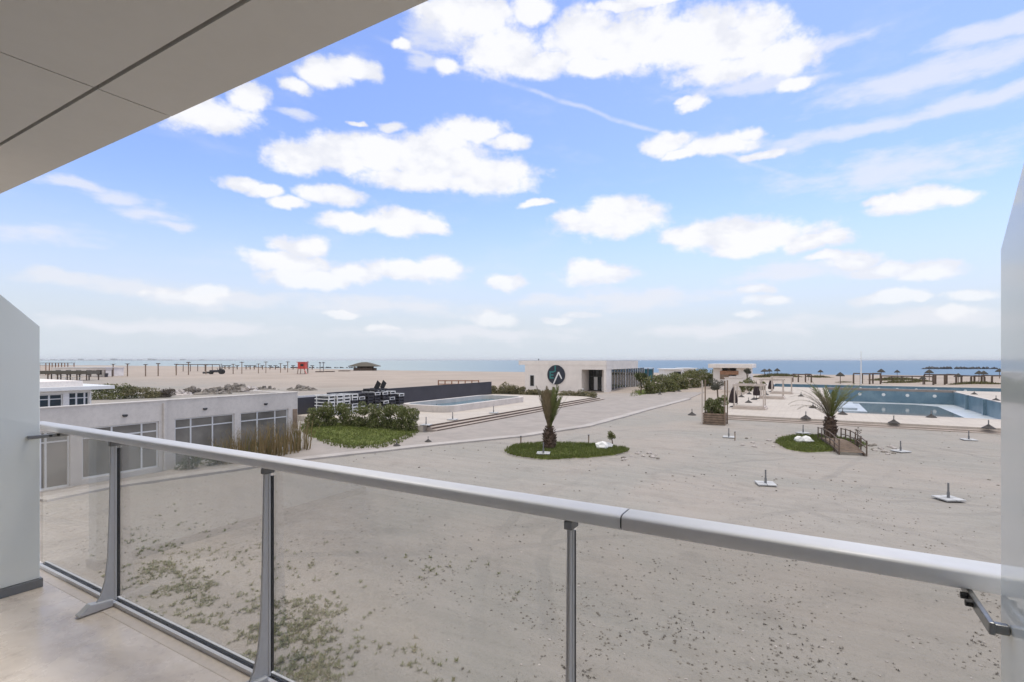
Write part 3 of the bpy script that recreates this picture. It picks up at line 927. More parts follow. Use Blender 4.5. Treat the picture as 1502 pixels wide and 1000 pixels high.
for a, b, mm, hd in ((wa1, wb1, [onX(73,xw)], 3.2), (wa2, wb2, [onX(113,xw), onX(125,xw)], 3.27)):
    f = MB()
    f.box(xw-.2, xw-.12, a+.002, a+.07, .402, hd-.002); f.box(xw-.2, xw-.12, b-.07, b-.002, .402, hd-.002)
    f.box(xw-.2, xw-.12, a+.07, b-.07, hd-.07, hd-.002)
    for m_ in mm: f.box(xw-.2, xw-.12, m_-.05, m_+.05, .402, hd-.07)
    f.box(xw-.195, xw-.125, a+.07, b-.07, 2.83, 2.89)
    wo = f.build('window', M['frame_white'], root)
    p = MB(); p.box(xw-.165, xw-.15, a+.03, b-.03, .42, hd-.03)
    p.v = [(x-root.location.x, y-root.location.y, z-root.location.z) for x,y,z in p.v]
    p.build('pane', M['pane_blue'], wo)

# charcoal wall round the lounge terrace
root = empty('charcoal_wall', (-41.6, 50, 0), 'long dark charcoal wall behind the plunge pool and the stacked loungers', 'wall')
XW = -40.9
w = MB(); w.box(XW-.25, XW, onX(482,XW), onX(721,XW), -.2, 2.26)
w.build('wall', M['charcoal'], root)
c = MB(); c.box(XW-.28, XW+.03, onX(482,XW)-.03, onX(721,XW)+.03, 2.262, 2.30); c.build('coping', M['charcoal'], root)
root = empty('charcoal_wall', (-41.0, 30, 0), 'short dark charcoal wall between the low grey building and the lounger stacks', 'wall')
w = MB(); w.box(XW-.25, XW, onX(430,XW), onX(482,XW)-.04, -.2, 2.0); w.build('wall', M['charcoal'], root)
c = MB(); c.box(XW-.4, XW-.26, onX(430,XW), onX(487,XW)-.04, -.2, 2.16); c.build('coping', M['white_paint'], root)

# orange timber fence beyond the charcoal wall
A = PD(643,557.5,84); B = PD(702,560,84)
root = empty('timber_fence', ((A.x+B.x)/2, (A.y+B.y)/2, 0), 'orange timber rail fence beyond the far end of the charcoal wall', 'fence')
for k in range(7):
    q = A.lerp(B, k/6); MB().box(q.x-.07, q.x+.07, q.y-.07, q.y+.07, -.1, 2.2).build('fence_post', M['wood_orange'], root)
for z in (2.1, 1.55, .9):
    MB().bar((A.x, A.y-.1, z), (B.x, B.y-.1, z), .05, .16).build('fence_rail', M['wood_orange'], root)

# cream beach club building with the round sign
YF = 82.2
X0, X1 = onY(770, YF), onY(889, YF)
RZ_ = 5.36
root = empty('beach_club_building', ((X0+X1)/2, YF, 0), 'cream flat roofed beach club with a round dark sign on its front', 'building')
w = MB()
oa, ob = onY(853, YF), onY(885.5, YF)
wa, wb = onY(777.5, YF), onY(783.5, YF)
w.box(X0, wa, YF, YF+.3, -.2, 4.6); w.box(wa, wb, YF, YF+.3, -.2, .75); w.box(wa, wb, YF, YF+.3, 2.75, 4.6)
w.box(wb, oa, YF, YF+.3, -.2, 4.6); w.box(oa, ob, YF, YF+.3, 3.85, 4.6); w.box(ob, X1, YF, YF+.3, -.2, 4.6)
w.box(oa-.25, oa-.001, YF+.302, YF+4.2, -.2, 3.85)                 # recess cheeks
w.box(X1-.25, X1, YF+.302, YF+2.6, -.2, 4.6)
w.box(X0, X0+.3, YF+.302, YF+16.5, -.2, 4.6); w.box(X0+.302, X1-1.6, YF+16.2, YF+16.5, -.2, 4.6)
w.box(X1-1.6, X1-1.3, YF+2.602, YF+5.0, -.2, 4.6)
w.box(X1-1.598, X1-.252, YF+2.4, YF+2.6, -.2, 3.85)
w.build('wall', M['cream_wall'], root)
r = MB(); r.box(X0-1.3, X1+.06, YF-.06, YF+18.0, 4.602, RZ_); r.box(X1-1.25, X1+.05, YF+.31, YF+17.9, 3.86, 4.60)
r.build('roof', M['cream_wall'], root, bevel=.02)
r = MB().box(X0-1.32, X1+.08, YF-.08, YF+18.02, RZ_+.002, RZ_+.05); r.build('roof_flashing', M['frame_white'], root)
wn = MB(); wn.box(wa-.04, wb+.04, YF-.03, YF-.002, .70, 2.80); wo = wn.build('window', M['frame_white'], root)
p = MB().box(wa+.05, wb-.05, YF-.045, YF-.031, .8, 2.7); p.v = [(x-root.location.x, y-root.location.y, z) for x,y,z in p.v]; p.build('pane', M['pane_dark'], wo)
e = MB().box(oa, ob, YF+3.4, YF+3.5, .05, 3.84); e.build('entrance_glazing', M['pane_dark'], root)
e = MB()
for xx in (oa+.05, oa+.9, oa+1.9, (oa+ob)/2+.3, ob-1.0, ob-.06): e.box(xx-.05, xx+.05, YF+3.32, YF+3.398, .05, 3.84)
e.box(oa, ob, YF+3.30, YF+3.318, 2.55, 2.68)
e.build('entrance_frame', M['frame_dark'], root)
for xx in (oa+1.25, ob-1.35): MB().box(xx-.35, xx+.35, YF+3.36, YF+3.395, .2, 2.5).build('curtain', M['white_paint'], root)
MB().box(oa-.1, X1+1.0, YF-1.5, YF+3.4, -.1, .045).build('entrance_floor', M['terrace'], root)
gx = X1-1.42
ga, gb = YF+5.0, onX(944.5, gx)
e = MB().box(gx-.1, gx, ga, gb, .05, 3.85); e.build('side_glazing', M['pane_dark'], root)
e = MB(); nm = 14
for k in range(nm+1):
    yy = ga+(gb-ga)*k/nm; wd = .16 if k == 6 else .045
    e.box(gx+.002, gx+.09, yy-wd, yy+wd, .05, 3.85)
e.build('side_frame', M['frame_white'], root)
# round sign
zc = 2.88; xc = (onY(803.2,YF)+onY(829,YF))/2; rr = (onY(829,YF)-onY(803.2,YF))/2
sg = MB(); pl = [(xc+rr*math.cos(2*math.pi*k/48), zc+rr*math.sin(2*math.pi*k/48)) for k in range(48)]
sg.prismy(pl, YF-.14, YF-.01); sg.build('sign_disc', M['logo_dark'], root, bevel=.01)
def sgp(sx, sy): return (xc+sx*rr, zc+sy*rr)
def letter(polys, m):
    q = MB()
    for pp in polys: q.prismy([sgp(*a) for a in pp], YF-.20, YF-.142)
    q.build('letter', m, root)
letter([[(-.14,.95),(-.01,.96),(-.01,.38),(-.14,.28)],[(-.26,.30),(-.142,.28),(-.142,.38),(-.26,.42)]], M['logo_teal'])
letter([[(-.72,.36),(-.57,.36),(-.57,-.40),(-.72,-.40)],[(-.568,.36),(-.24,.36),(-.24,.22),(-.568,.22)],[(-.568,.05),(-.28,.05),(-.28,-.09),(-.568,-.09)],[(-.568,-.26),(-.24,-.26),(-.24,-.40),(-.568,-.40)]], M['logo_teal'])
letter([[(.23,.30),(.30,.30),(.297,.10),(-.22,-.97),(-.33,-.92)],[(.302,.30),(.37,.30),(.70,-.38),(.60,-.42),(.302,.12)]], M['logo_white'])
# thin aerial on the roof
MB().tube([(onY(790,YF+4), YF+4, RZ_), (onY(790,YF+4), YF+4, RZ_+.35)], .12, 6).build('roof_vent', M['pole_grey'], root)

# pool bar
YB = 104.0
xa, xb2 = onY(1046, YB), onY(1099, YB)
root = empty('pool_bar', ((xa+xb2)/2, YB, 0), 'small cream pool bar with an overhanging flat roof and a brown sign board', 'kiosk')
w = MB(); w.box(xa, xb2, YB, YB+.3, -.1, 2.5); w.box(xa, xa+1.6, YB, YB+.3, 2.5, 4.0); w.box(xb2-2.2, xb2, YB, YB+.3, 2.5, 4.0)
w.box(xa, xa+.3, YB+.302, YB+6, -.1, 4.0); w.box(xb2-.3, xb2, YB+.302, YB+6, -.1, 4.0); w.box(xa+.302, xb2-.302, YB+5.7, YB+6, -.1, 4.0)
w.build('wall', M['cream_wall'], root)
r = MB(); r.box(xa-.7, xb2+.6, YB-1.2, YB+6.6, 4.002, 4.75); r.build('roof', M['cream_wall'], root, bevel=.03)
for px in (1054.5, 1069): 
    xx = onY(px, YB-.1); MB().box(xx-.1, xx+.1, YB+.02, YB+.28, 2.5, 4.0).build('post', M['wood'], root)
xs_, xe_ = onY(1056, YB-.2), onY(1083, YB-.2)
MB().box(xs_, xe_, YB-.2, YB-.05, 2.75, 3.45).build('sign_board', M['wood_orange'], root)
MB().box(xs_, xs_+1.5, YB-.2, YB-.05, 1.9, 2.748).build('menu_board', M['wood'], root)
yc = 96.0
xa, xb2 = onY(1063, yc), onY(1090, yc)
root = empty('bar_counter', ((xa+xb2)/2, yc, TZ), 'cream stepped bar counter wall in front of the pool bar', 'counter')
MB().box(xa, xb2, yc, yc+.5, TZ-.1, 2.35).box(xa-.5, xa-.002, yc+.1, yc+.6, TZ-.1, 1.6).build('counter_wall', M['cream_wall'], root, bevel=.02)
MB().box(xa-.1, xb2+.1, yc-.1, yc+.6, 2.352, 2.46).build('counter_top', M['pool_coping_pale'], root)

# white beach huts far behind the right-hand hedge
for k, (pa, pb, d, top, lab) in enumerate(((975,1000,150,540.5,'low white beach house with a dark window behind the hedge, left of the pair'),(1002,1020,158,539.5,'low white beach house with a dark side door behind the hedge, right of the pair'))):
    a = PD(pa, 552, d); b = PD(pb, 552, d); z = EYE-(top-HZ)*d/F
    root = empty('beach_house', ((a.x+b.x)/2, (a.y+b.y)/2, 0), lab, 'house')
    ux = (b-a).normalized(); L_ = (b-a).length; rot = Matrix.Rotation(math.atan2(ux.y, ux.x), 3, 'Z')
    cen = (a+b)/2; cen.z = 0
    back = rot @ Vector((0,1,0))
    MB().cbox(cen+back*3+Vector((0,0,z/2-.1)), (L_, 6, z), rot).build('wall', M['white_paint'], root)
    MB().cbox(cen+back*2.8+Vector((0,0,z+.02)), (L_+.8, 7, .25), rot).build('roof', M['white_plastic'], root)
    MB().cbox(cen-back*.03+ux*(L_*(.25 if k == 0 else .30))+Vector((0,0,1.3)), (2.0, .1, 1.6), rot).build('window', M['pane_dark'], root)
A = PD(936,541,118); B = PD(958,541,118)
root = empty('glass_shelter', ((A.x+B.x)/2, (A.y+B.y)/2, 0), 'pale glass sided shelter with slim posts beside the beach club', 'shelter')
for f_ in (0, .33, .66, 1):
    q = A.lerp(B, f_); MB().box(q.x-.1, q.x+.1, q.y-.1, q.y+.1, -.1, 3.6).build('post', M['pole_grey'], root)
MB().bar((A.x, A.y, 1.9), (B.x, B.y, 1.9), .03, 3.0).build('glass_screen', M['pool_water'], root)
MB().bar((A.x, A.y, 3.66), (B.x, B.y, 3.66), 2.4, .1).build('roof', M['frame_white'], root)

# things along the beach at the far left
def post_canopy(pa, pb, top, base, lab, name, mat_roof, mat_post, nposts, cat, roof_h=.15, depth=4.0):
    d = F*EYE/(base-HZ)
    a = PD(pa, base, d); b = PD(pb, base, d); z = EYE-(top-HZ)*d/F
    root = empty(name, ((a.x+b.x)/2, (a.y+b.y)/2, 0), lab, cat)
    ux = (b-a).normalized(); rot = Matrix.Rotation(math.atan2(ux.y, ux.x), 3, 'Z'); back = rot @ Vector((0,1,0))
    cen = (a+b)/2; cen.z = 0; L_ = (b-a).length
    MB().cbox(cen+back*depth/2+Vector((0,0,z)), (L_+.6, depth+.4, roof_h), rot).build('roof', mat_roof, root)
    for k in range(nposts):
        for bk in (0, depth):
            q = a.lerp(b, k/(nposts-1))+back*bk
            MB().cbox((q.x, q.y, z/2-.1), (.22,.22,z), rot).build('post', mat_post, root)
    return root, a, b, z, d, rot, back
r_, a, b, z, d, rot, back = post_canopy(58, 95, 531.5, 549, 'orange timber beach bar frame with a thin roof at the far left', 'beach_bar', M['wood_dark'], M['wood_orange'], 5, 'pergola')
r_, a, b, z, d, rot, back = post_canopy(56, 127, 545.5, 557, 'long brown thatched canopy over white tables behind the white building', 'thatched_canopy', M['thatch'], M['wood_dark'], 6, 'canopy', .9)
for k, f_ in enumerate((.35,.5,.65,.8)):
    q = a.lerp(b, f_)+back*1.0
    root = empty('beach_table', (q.x, q.y, 0), 'white table under the thatched canopy, %s from the left' % ORD[k], 'table', 'white tables under the thatched canopy')
    MB().cbox((q.x, q.y, .72), (1.4,.8,.08), rot).build('table_top', M['white_plastic'], root)
    MB().lathe([(.35,0),(.35,.05),(.07,.07),(.07,.68)], 10, (q.x, q.y, 0)).build('leg', M['white_plastic'], root)
r_, a, b, z, d, rot, back = post_canopy(133, 154, 542, 552, 'small open timber frame beside a dark bin on the left-hand beach', 'timber_shelter', M['wood_dark'], M['wood_dark'], 2, 'pergola', .12, 3)
q = b+back*.2
root = empty('beach_bin', (q.x, q.y, 0), 'dark rubbish bin standing by the small timber frame', 'bin')
MB().lathe([(.40,0),(.52,1.05),(.55,1.06)], 12, (q.x+.6, q.y, 0)).build('body', M['charcoal'], root)
MB().lathe([(.56,1.07),(.50,1.18),(.1,1.25)], 12, (q.x+.6, q.y, 0)).build('lid', M['charcoal'], root)
d = 170; a = PD(76, 550, d); b = PD(155, 550, d); z = EYE-(538.5-HZ)*d/F
ux = (b-a).normalized(); rot = Matrix.Rotation(math.atan2(ux.y, ux.x), 3, 'Z'); back = rot @ Vector((0,1,0)); cen = (a+b)/2; cen.z = 0
root = empty('beach_building', (cen.x, cen.y, 0), 'long low cream beach building beyond the brown thatched canopy', 'building')
MB().cbox(cen+back*4+Vector((0,0,z/2-.1)), ((b-a).length, 8, z), rot).build('wall', M['cream_wall'], root)
MB().cbox(cen+back*4+Vector((0,0,z+.09)), ((b-a).length+.6, 8.6, .16), rot).build('roof', M['white_paint'], root)
for k in range(5):
    q = a.lerp(b, .12+.19*k)-back*.04; MB().cbox((q.x, q.y, 1.4), (1.7,.08,1.5), rot).build('window', M['pane_dark'], root)

# far city across the bay
rnd = random.Random(4)
for k in range(20):
    px = 62+k*14.5+rnd.uniform(-4,4); d = rnd.uniform(5200, 6200); w_ = rnd.uniform(60, 170); h = rnd.choice((9,11,13,16,26))*(1.0 if px < 250 else .7)
    p = PD(px, 527.3, d)
    b_ = MB(); n_ = rnd.randint(2, 4)
    for i in range(n_):
        b_.cbox((p.x+(i-(n_-1)/2)*w_/n_*1.02, p.y+i*3, h*(.6+.4*rnd.random())/2-.3), (w_/n_, 20, h*(.6+.4*rnd.random())))
    o = b_.build('city_block', M['city'])
    tag(o, 'hazy tower block on the far shore, %s from the left' % (['first','second','third','fourth','fifth','sixth','seventh','eighth','ninth','tenth','eleventh','twelfth','thirteenth','fourteenth','fifteenth','sixteenth','seventeenth','eighteenth','nineteenth','twentieth'][k]), 'building', 'hazy city across the bay')
pts = [PD(px, 527.4, 6300) for px in (40,90,150,220,300,350)]
sh = MB(); ribbon(sh, pts, 260, -1, 2.5); o = sh.build('far_shore', M['rubble']); tag(o, kind='structure')

# ================================================================== PROPS
# umbrella stands: four white slabs laid round a grey pole
def stand_proto():
    r = empty('umbrella_stand', (0,0,0), 'x', 'umbrella stand')
    for sx, sy in ((-1,-1),(1,-1),(1,1),(-1,1)):
        MB().box(min(sx*.015,sx*.38), max(sx*.015,sx*.38), min(sy*.015,sy*.38), max(sy*.015,sy*.38), .03, .085).build('slab', M['plate'], r, bevel=.012)
    MB().box(-.42,.42,-.014,.014,.0,.028).box(-.014,.014,-.42,.42,.0285,.0295).build('cross_bar', M['pole_grey'], r)
    MB().lathe([(.05,.03),(.05,.30),(.034,.305),(.034,.66)], 10).build('pole', M['pole_grey'], r)
    return r
stands = [(1123,710,0,.3,'white slab umbrella stand in the open sand left of the nearest right-hand stand'),
    (1391,732,0,.55,'white slab umbrella stand nearest the right partition, out on the sand'),
    (1421,645,0,.2,'white slab umbrella stand by the terrace step close to the right partition'),
    (1321,662,0,.7,'white slab umbrella stand among stones right of the footbridge'),
    (1069,641,0,.1,'white slab umbrella stand on the sand in front of the planter'),
    (1178,635,0,.9,'white slab umbrella stand on the sand behind the right-hand turf island'),
    (797,665,.12,.4,'white slab umbrella stand on the turf below the upright palm'),
    (664,615,LZ,.2,'white slab umbrella stand in the middle of the lounge terrace'),
    (640,601,LZ,.5,'white slab umbrella stand against the raised plunge pool'),
    (724,605,LZ,.3,'white slab umbrella stand near the right end of the lounge terrace'),
    (625,623,LZ,.3,'white slab umbrella stand by the hedge at the near end of the lounge terrace')]
sp = stand_proto()
for k, (px,py,z,rz,lab) in enumerate(stands):
    p = P(px,py,z)
    if k == 0: sp.location = p; sp.rotation_euler = (0,0,rz); sp['label'] = lab; sp['group'] = 'white slab umbrella stands'
    else: dup(sp, p, rz, lab, 'white slab umbrella stands')

# dark cone umbrella bases
def cone_proto():
    r = empty('umbrella_weight', (0,0,0), 'x', 'umbrella base')
    MB().lathe([(.48,0),(.46,.05),(.32,.15),(.15,.27),(.055,.36)], 14).build('base', M['rubber_base'], r)
    MB().lathe([(.045,.36),(.045,.72)], 8).build('pole', M['pole_grey'], r)
    return r
cones = [(1182,613,TZ,'dark umbrella base on the terrace edge left of the spreading palm'),
    (1192.5,597.5,TZ,'dark umbrella base behind the left fronds of the spreading palm'),
    (1236,607,TZ,'dark umbrella base just right of the spreading palm by the pool'),
    (1311,620,TZ,'dark umbrella base on the terrace edge in front of the drained pool'),
    (1366,611.5,TZ,'dark umbrella base at the near rim of the drained pool, right of its middle'),
    (1450,627.5,TZ,'dark umbrella base on the terrace edge nearest the right partition'),
    (1429,577.5,TZ,'dark umbrella base beside the far right corner of the drained pool'),
    (1461,586.5,TZ,'dark umbrella base right of the drained pool against the partition edge'),
    (1098,589.8,TZ,'dark umbrella base seen inside the nearest daybed frame'),
    (1106,585.5,TZ,'dark umbrella base by the closed parasol in the middle daybeds'),
    (1099,577.3,TZ,'dark umbrella base in front of the bar, right of two'),
    (1087.5,581.5,TZ,'dark umbrella base in front of the bar, left of two'),
    (1124.5,579,TZ,'dark umbrella base under the second daybed frame'),
    (1175,580.5,TZ,'dark umbrella base alone on the terrace between daybeds and pool'),
    (1015,608,0,'dark umbrella base alone on the sand left of the planter'),
    (968,578.3,0,'dark umbrella base on the sand by the right-hand turf strip'),
    (996,573.3,0,'dark umbrella base on the far sand beside the hedge'),
    (628,647,.07,'dark umbrella base on the path below the lounge steps'),
    (582,653,0.07,'dark umbrella base beside the corner of the hedged lawn')]
cp_ = cone_proto()
for k, (px,py,z,lab) in enumerate(cones):
    p = P(px,py,z); s = .5 if px < 640 else .88
    if k == 0: cp_.location = p; cp_.scale = (s,s,s); cp_['label'] = lab; cp_['group'] = 'dark cone umbrella bases'
    else: dup(cp_, p, k*.4, lab, 'dark cone umbrella bases', s)

# stacked sun loungers on the lounge terrace, feet towards the steps
def lounger_mesh():
    f = MB()
    for s in (-1,1): f.box(-.95,.95, s*.33-.03, s*.33+.03, .22, .30)
    f.box(.89,.95,-.30,.30,.22,.30); f.box(-.95,-.89,-.30,.30,.22,.30)
    for x in (-.7,.90):
        for s in (-1,1): f.box(x-.04,x+.04, s*.33-.035, s*.33+.035, 0, .22)
        f.box(x-.03,x+.03,-.295,.295,.02,.06)
    return f
def lounger_proto(white, tilt=0):
    r = empty('sun_lounger', (0,0,0), 'x', 'sun lounger')
    lounger_mesh().build('frame', M['white_plastic'] if white else M['charcoal'], r, bevel=.006)
    MB().box(-.45,.88,-.290,.290,.085,.275).build('seat', M['black_fabric'], r)  # seat deepened as black fill, standing in for shade in the gaps
    if tilt: MB().bar((-.46,0,.26), (-.95,0,.26+tilt), .59, .03, up=(0,1,0)).build('backrest', M['black_fabric'], r)
    else: MB().box(-.88,-.452,-.295,.295,.245,.275).build('backrest', M['black_fabric'], r)
    return r
lw = lounger_proto(True); ld = lounger_proto(False)
usedw = usedd = False
XS = -38.6
ycol = [onX(487+11.2*k, XS+.95) for k in range(10)]
rnd = random.Random(11)
tops = [6,6,6,6,6,6,6,6,6,5]
dark = {(4,2),(4,3),(4,5),(5,3),(5,2),(5,1),(6,2),(6,3),(6,0),(6,4),(7,1),(7,3),(7,4),(8,2),(8,4),(8,1),(9,1),(9,3),(3,3),(2,2),(5,4),(5,5),(9,2)}
for c_ in range(10):
    for lv in range(tops[c_]):
        isd = (c_, lv) in dark
        loc = (XS+rnd.uniform(-.05,.05)+(.1 if c_ % 2 else 0), ycol[c_]+rnd.uniform(-.04,.04), LZ+.305*lv+.002)
        lab = '%s sun lounger, %s from the bottom in the %s stack from the left' % ('black framed' if isd else 'white framed', ORD[lv], ORD[c_])
        grp = 'stacked sun loungers by the charcoal wall'
        rz = rnd.uniform(-.03,.03)
        if isd and not usedd: ld.location = loc; ld['label'] = lab; ld['group'] = grp; usedd = True
        elif not isd and not usedw: lw.location = loc; lw['label'] = lab; lw['group'] = grp; usedw = True
        else: dup(ld if isd else lw, loc, rz, lab, grp)
lt = lounger_proto(False, .75)
lt.location = (XS+.2, ycol[6], LZ+.305*6+.01); lt.rotation_euler = (0,0,R(180)); lt['label'] = 'black sun lounger with raised backrest on top of the stacks, left of two'; lt['group'] = 'loungers with raised backs'
dup(lt, (XS-.1, ycol[7]+.1, LZ+.305*6+.01), R(175), 'dark brown sun lounger with raised backrest on top of the stacks, right of two', 'loungers with raised backs')

# timber daybed frames on the pool terrace
def daybed(px0, px1, yf, depth, lab, h=2.6):
    x0, x1 = onY(px0, yf), onY(px1, yf)
    r = empty('daybed', ((x0+x1)/2, yf+depth/2, TZ), lab, 'daybed', 'timber daybed frames by the pool')
    z0 = TZ+.001
    MB().box(x0-.15, x1+.15, yf-.15, yf+depth+.15, z0, z0+.13).box(x0-.05, x1+.05, yf-.05, yf+depth+.05, z0+.132, z0+.30).build('platform', M['pale_wood'], r, bevel=.015)
    for x in (x0+.08, x1-.08):
        for y in (yf+.08, yf+depth-.08):
            MB().box(x-.058, x+.058, y-.058, y+.058, z0+.302, z0+h-.18).build('post', M['pale_wood'], r, bevel=.01)
    t = MB()
    for y in (yf+.08, yf+depth-.08): t.box(x0-.1, x1+.1, y-.05, y+.05, z0+h-.178, z0+h)
    for k in range(4):
        x = x0+.08+(x1-x0-.16)*k/3; t.box(x-.04, x+.04, yf+.132, yf+depth-.132, z0+h-.15, z0+h-.03)
    t.build('top_frame', M['pale_wood'], r)
    MB().box(x0+.2, x1-.2, yf+.2, yf+depth-.2, z0+.302, z0+.36).build('slats', M['terrace'], r)
    return r
daybed(1076, 1121, 58.7, 2.4, 'pale timber daybed frame nearest the planter')
daybed(1114, 1149, 76.0, 2.4, 'pale timber daybed frame second nearest the planter')
daybed(1131, 1161.5, 88.0, 2.4, 'pale timber daybed frame third from the planter, at the end of the row')

# closed dark parasols
def parasol_proto():
    r = empty('closed_parasol', (0,0,0), 'x', 'parasol')
    MB().lathe([(.34,0),(.34,.07),(.10,.11),(.06,.14)], 12).build('base', M['rubber_base'], r)
    MB().lathe([(.035,.14),(.035,2.35),(.01,2.42)], 8).build('pole', M['wood'], r)
    f = MB(); prof = []
    seg = 16; vs = []; fs = []
    zs = [(.42,.55),(.46,.8),(.42,1.1),(.34,1.5),(.22,1.9),(.06,2.25)]
    for rad, z in zs:
        for k in range(seg):
            a = 2*math.pi*k/seg; q = rad*(.78 if k % 2 else 1.0)
            vs.append((q*math.cos(a), q*math.sin(a), z-.1))
    for i in range(len(zs)-1):
        for k in range(seg): fs.append((i*seg+k, i*seg+(k+1)%seg, (i+1)*seg+(k+1)%seg, (i+1)*seg+k))
    fs.append(tuple(range(seg-1,-1,-1))); fs.append(tuple((len(zs)-1)*seg+k for k in range(seg)))
    f.add(vs, fs); f.build('canopy', M['brown_fabric'], r)
    return r
pp = parasol_proto()
for k, (px,py,lab) in enumerate(((1075.5,596,'closed dark parasol at the left corner of the nearest daybed frame'),(1109.5,584,'closed dark brown parasol between the nearest and second daybed frames'),(1131,574,'closed dark parasol behind the second daybed frame'))):
    p = P(px,py,TZ)
    if k == 0: pp.location = p; pp['label'] = lab; pp['group'] = 'closed parasols by the daybeds'
    else: dup(pp, p, .5*k, lab, 'closed parasols by the daybeds')

# slatted planter with poles
ypl = 46.3; xa, xb2 = onY(1031, ypl), onY(1063, ypl); dp = 1.35
root = empty('slatted_planter', ((xa+xb2)/2, ypl+dp/2, 0), 'slatted timber planter box with four tall corner poles in front of the daybeds', 'planter')
for k in range(5):
    z = .02+.2*k
    MB().box(xa, xb2, ypl, ypl+.05, z, z+.14).box(xa, xb2, ypl+dp-.05, ypl+dp, z, z+.14).box(xa, xa+.05, ypl+.052, ypl+dp-.052, z, z+.14).box(xb2-.05, xb2, ypl+.052, ypl+dp-.052, z, z+.14).build('slat', M['wood'], root)
MB().box(xa+.06, xb2-.06, ypl+.06, ypl+dp-.06, .01, .88).build('liner', M['wood_dark'], root)
for x in (xa-.05, xb2+.02):
    for y in (ypl-.05, ypl+dp+.03):
        MB().box(x-.045, x+.045, y-.045, y+.045, 0, 3.75).build('corner_pole', M['pale_wood'] if y < ypl and x < xa else M['wood'], root)
PLANTER = (xa, xb2, ypl, dp)

# small arched footbridge by the spreading palm
A = P(1250,667,0); B = P(1216,643,.1)
ax = (B-A); ax.z = 0; LB = ax.length; rzb = math.atan2(ax.y, ax.x)
root = empty('footbridge', (A.x, A.y, 0), 'small brown timber footbridge with handrails at the foot of the spreading palm', 'footbridge')
root.rotation_euler = (0,0,rzb)
def bl(name, mb, m, bevel=0):
    o = mb.build(name, m, None, bevel=bevel); o.parent = root; return o
arch = lambda t: .06+.17*math.sin(math.pi*t)
WB = .68
for s in (-1,1):
    q = MB()
    for k in range(10): q.bar((LB*k/10, s*(WB-.05), arch(k/10)), (LB*(k+1)/10, s*(WB-.05), arch((k+1)/10)), .06, .16)
    bl('stringer', q, M['wood_dark'])
    for h in (.42, .78):
        q = MB()
        for k in range(10): q.bar((LB*k/10, s*WB, arch(k/10)+h), (LB*(k+1)/10, s*WB, arch((k+1)/10)+h), .04, .05)
        bl('handrail', q, M['wood_dark'])
    for k in range(6):
        t_ = k/5; bl('rail_post', MB().box(LB*t_-.032, LB*t_+.032, s*WB-.03-.03, s*WB+.03-.03, -.05, arch(t_)+.83), M['wood_dark'])
for k in range(22):
    t_ = (k+.5)/22
    bl('plank', MB().box(LB*t_-.07, LB*t_+.07, -WB+.08, WB-.08, arch(t_)+.085, arch(t_)+.12), M['wood'])
# white rocks, stakes
def rock(name, p, s, m, lab, cat, grp, seed, flat=.7):
    bm = bmesh.new(); bmesh.ops.create_icosphere(bm, subdivisions=2, radius=1.0)
    for v in bm.verts:
        n = mnoise.noise(v.co*1.6+Vector((seed*3.1, seed, 0)))
        v.co *= 1+.38*n
        v.co.x *= s; v.co.y *= s*.85; v.co.z *= s*flat
    me = bpy.data.meshes.new(name); bm.to_mesh(me); bm.free(); me.materials.append(m)
    o = bpy.data.objects.new(name, me); C.objects.link(o); o.location = p + Vector((0,0,s*flat*.45))
    tag(o, lab, cat, grp); return o
rock('white_rock', P(883,657,.1), .42, M['rock_white'], 'large white rock on the turf right of the upright palm', 'rock', 'white rocks on the turf', 1)
rock('white_rock', P(891,655.5,.1), .34, M['rock_white'], 'smaller white rock beside the little bush on the turf', 'rock', 'white rocks on the turf', 2)
rock('white_rock', P(1173.5,647.5,.1), .36, M['rock_white'], 'white rock on the right-hand turf island, left of the pair', 'rock', 'white rocks on the turf', 3)
rock('white_rock', P(1182,648,.1), .42, M['rock_white'], 'white rock on the right-hand turf island, right of the pair', 'rock', 'white rocks on the turf', 4)
for k, (px,py,lab) in enumerate(((764,652,'thin stake at the left edge of the palm turf island'),(863.5,650,'thin stake at the back edge of the palm turf island'),(1078,645,'thin stake in the sand in front of the pool terrace step'))):
    p = P(px,py); root = empty('stake', tuple(p), lab, 'stake', 'thin stakes in the sand')
    MB().box(p.x-.03,p.x+.03,p.y-.03,p.y+.03,-.05,.55).build('post', M['wood'], root)
    MB().box(p.x-.05,p.x+.05,p.y-.05,p.y+.05,.552,.60).build('cap', M['pole_grey'], root)
p = P(857,585,LZ-.2); root = empty('marker_post', tuple(p), 'short pale marker post at the end of the low hedge before the beach club', 'post')
p2 = PD(854.5, 586.5, 75); MB().box(p2.x-.12,p2.x+.12,p2.y-.12,p2.y+.12,0,1.25).build('shaft', M['white_paint'], root)
MB().box(p2.x-.15,p2.x+.15,p2.y-.15,p2.y+.15,1.252,1.33).build('cap', M['white_paint'], root)

# loose stones round the turf islands
rnd = random.Random(21)
spots = [(rnd.uniform(905,965), rnd.uniform(661,676)) for _ in range(18)]+[(rnd.uniform(1276,1312), rnd.uniform(652,666)) for _ in range(18)]+[(rnd.uniform(1085,1140), rnd.uniform(640,655)) for _ in range(10)]
sv = MB()
for k, (px,py) in enumerate(spots):
    p = P(px,py); s = rnd.uniform(.05,.17)
    rock('loose_stone', p, s, M['rubble_pale'] if k % 3 else M['rubble'], 'loose stone scattered on the sand beside a turf island', 'stone', 'loose stones beside the turf islands', k+10, .55)

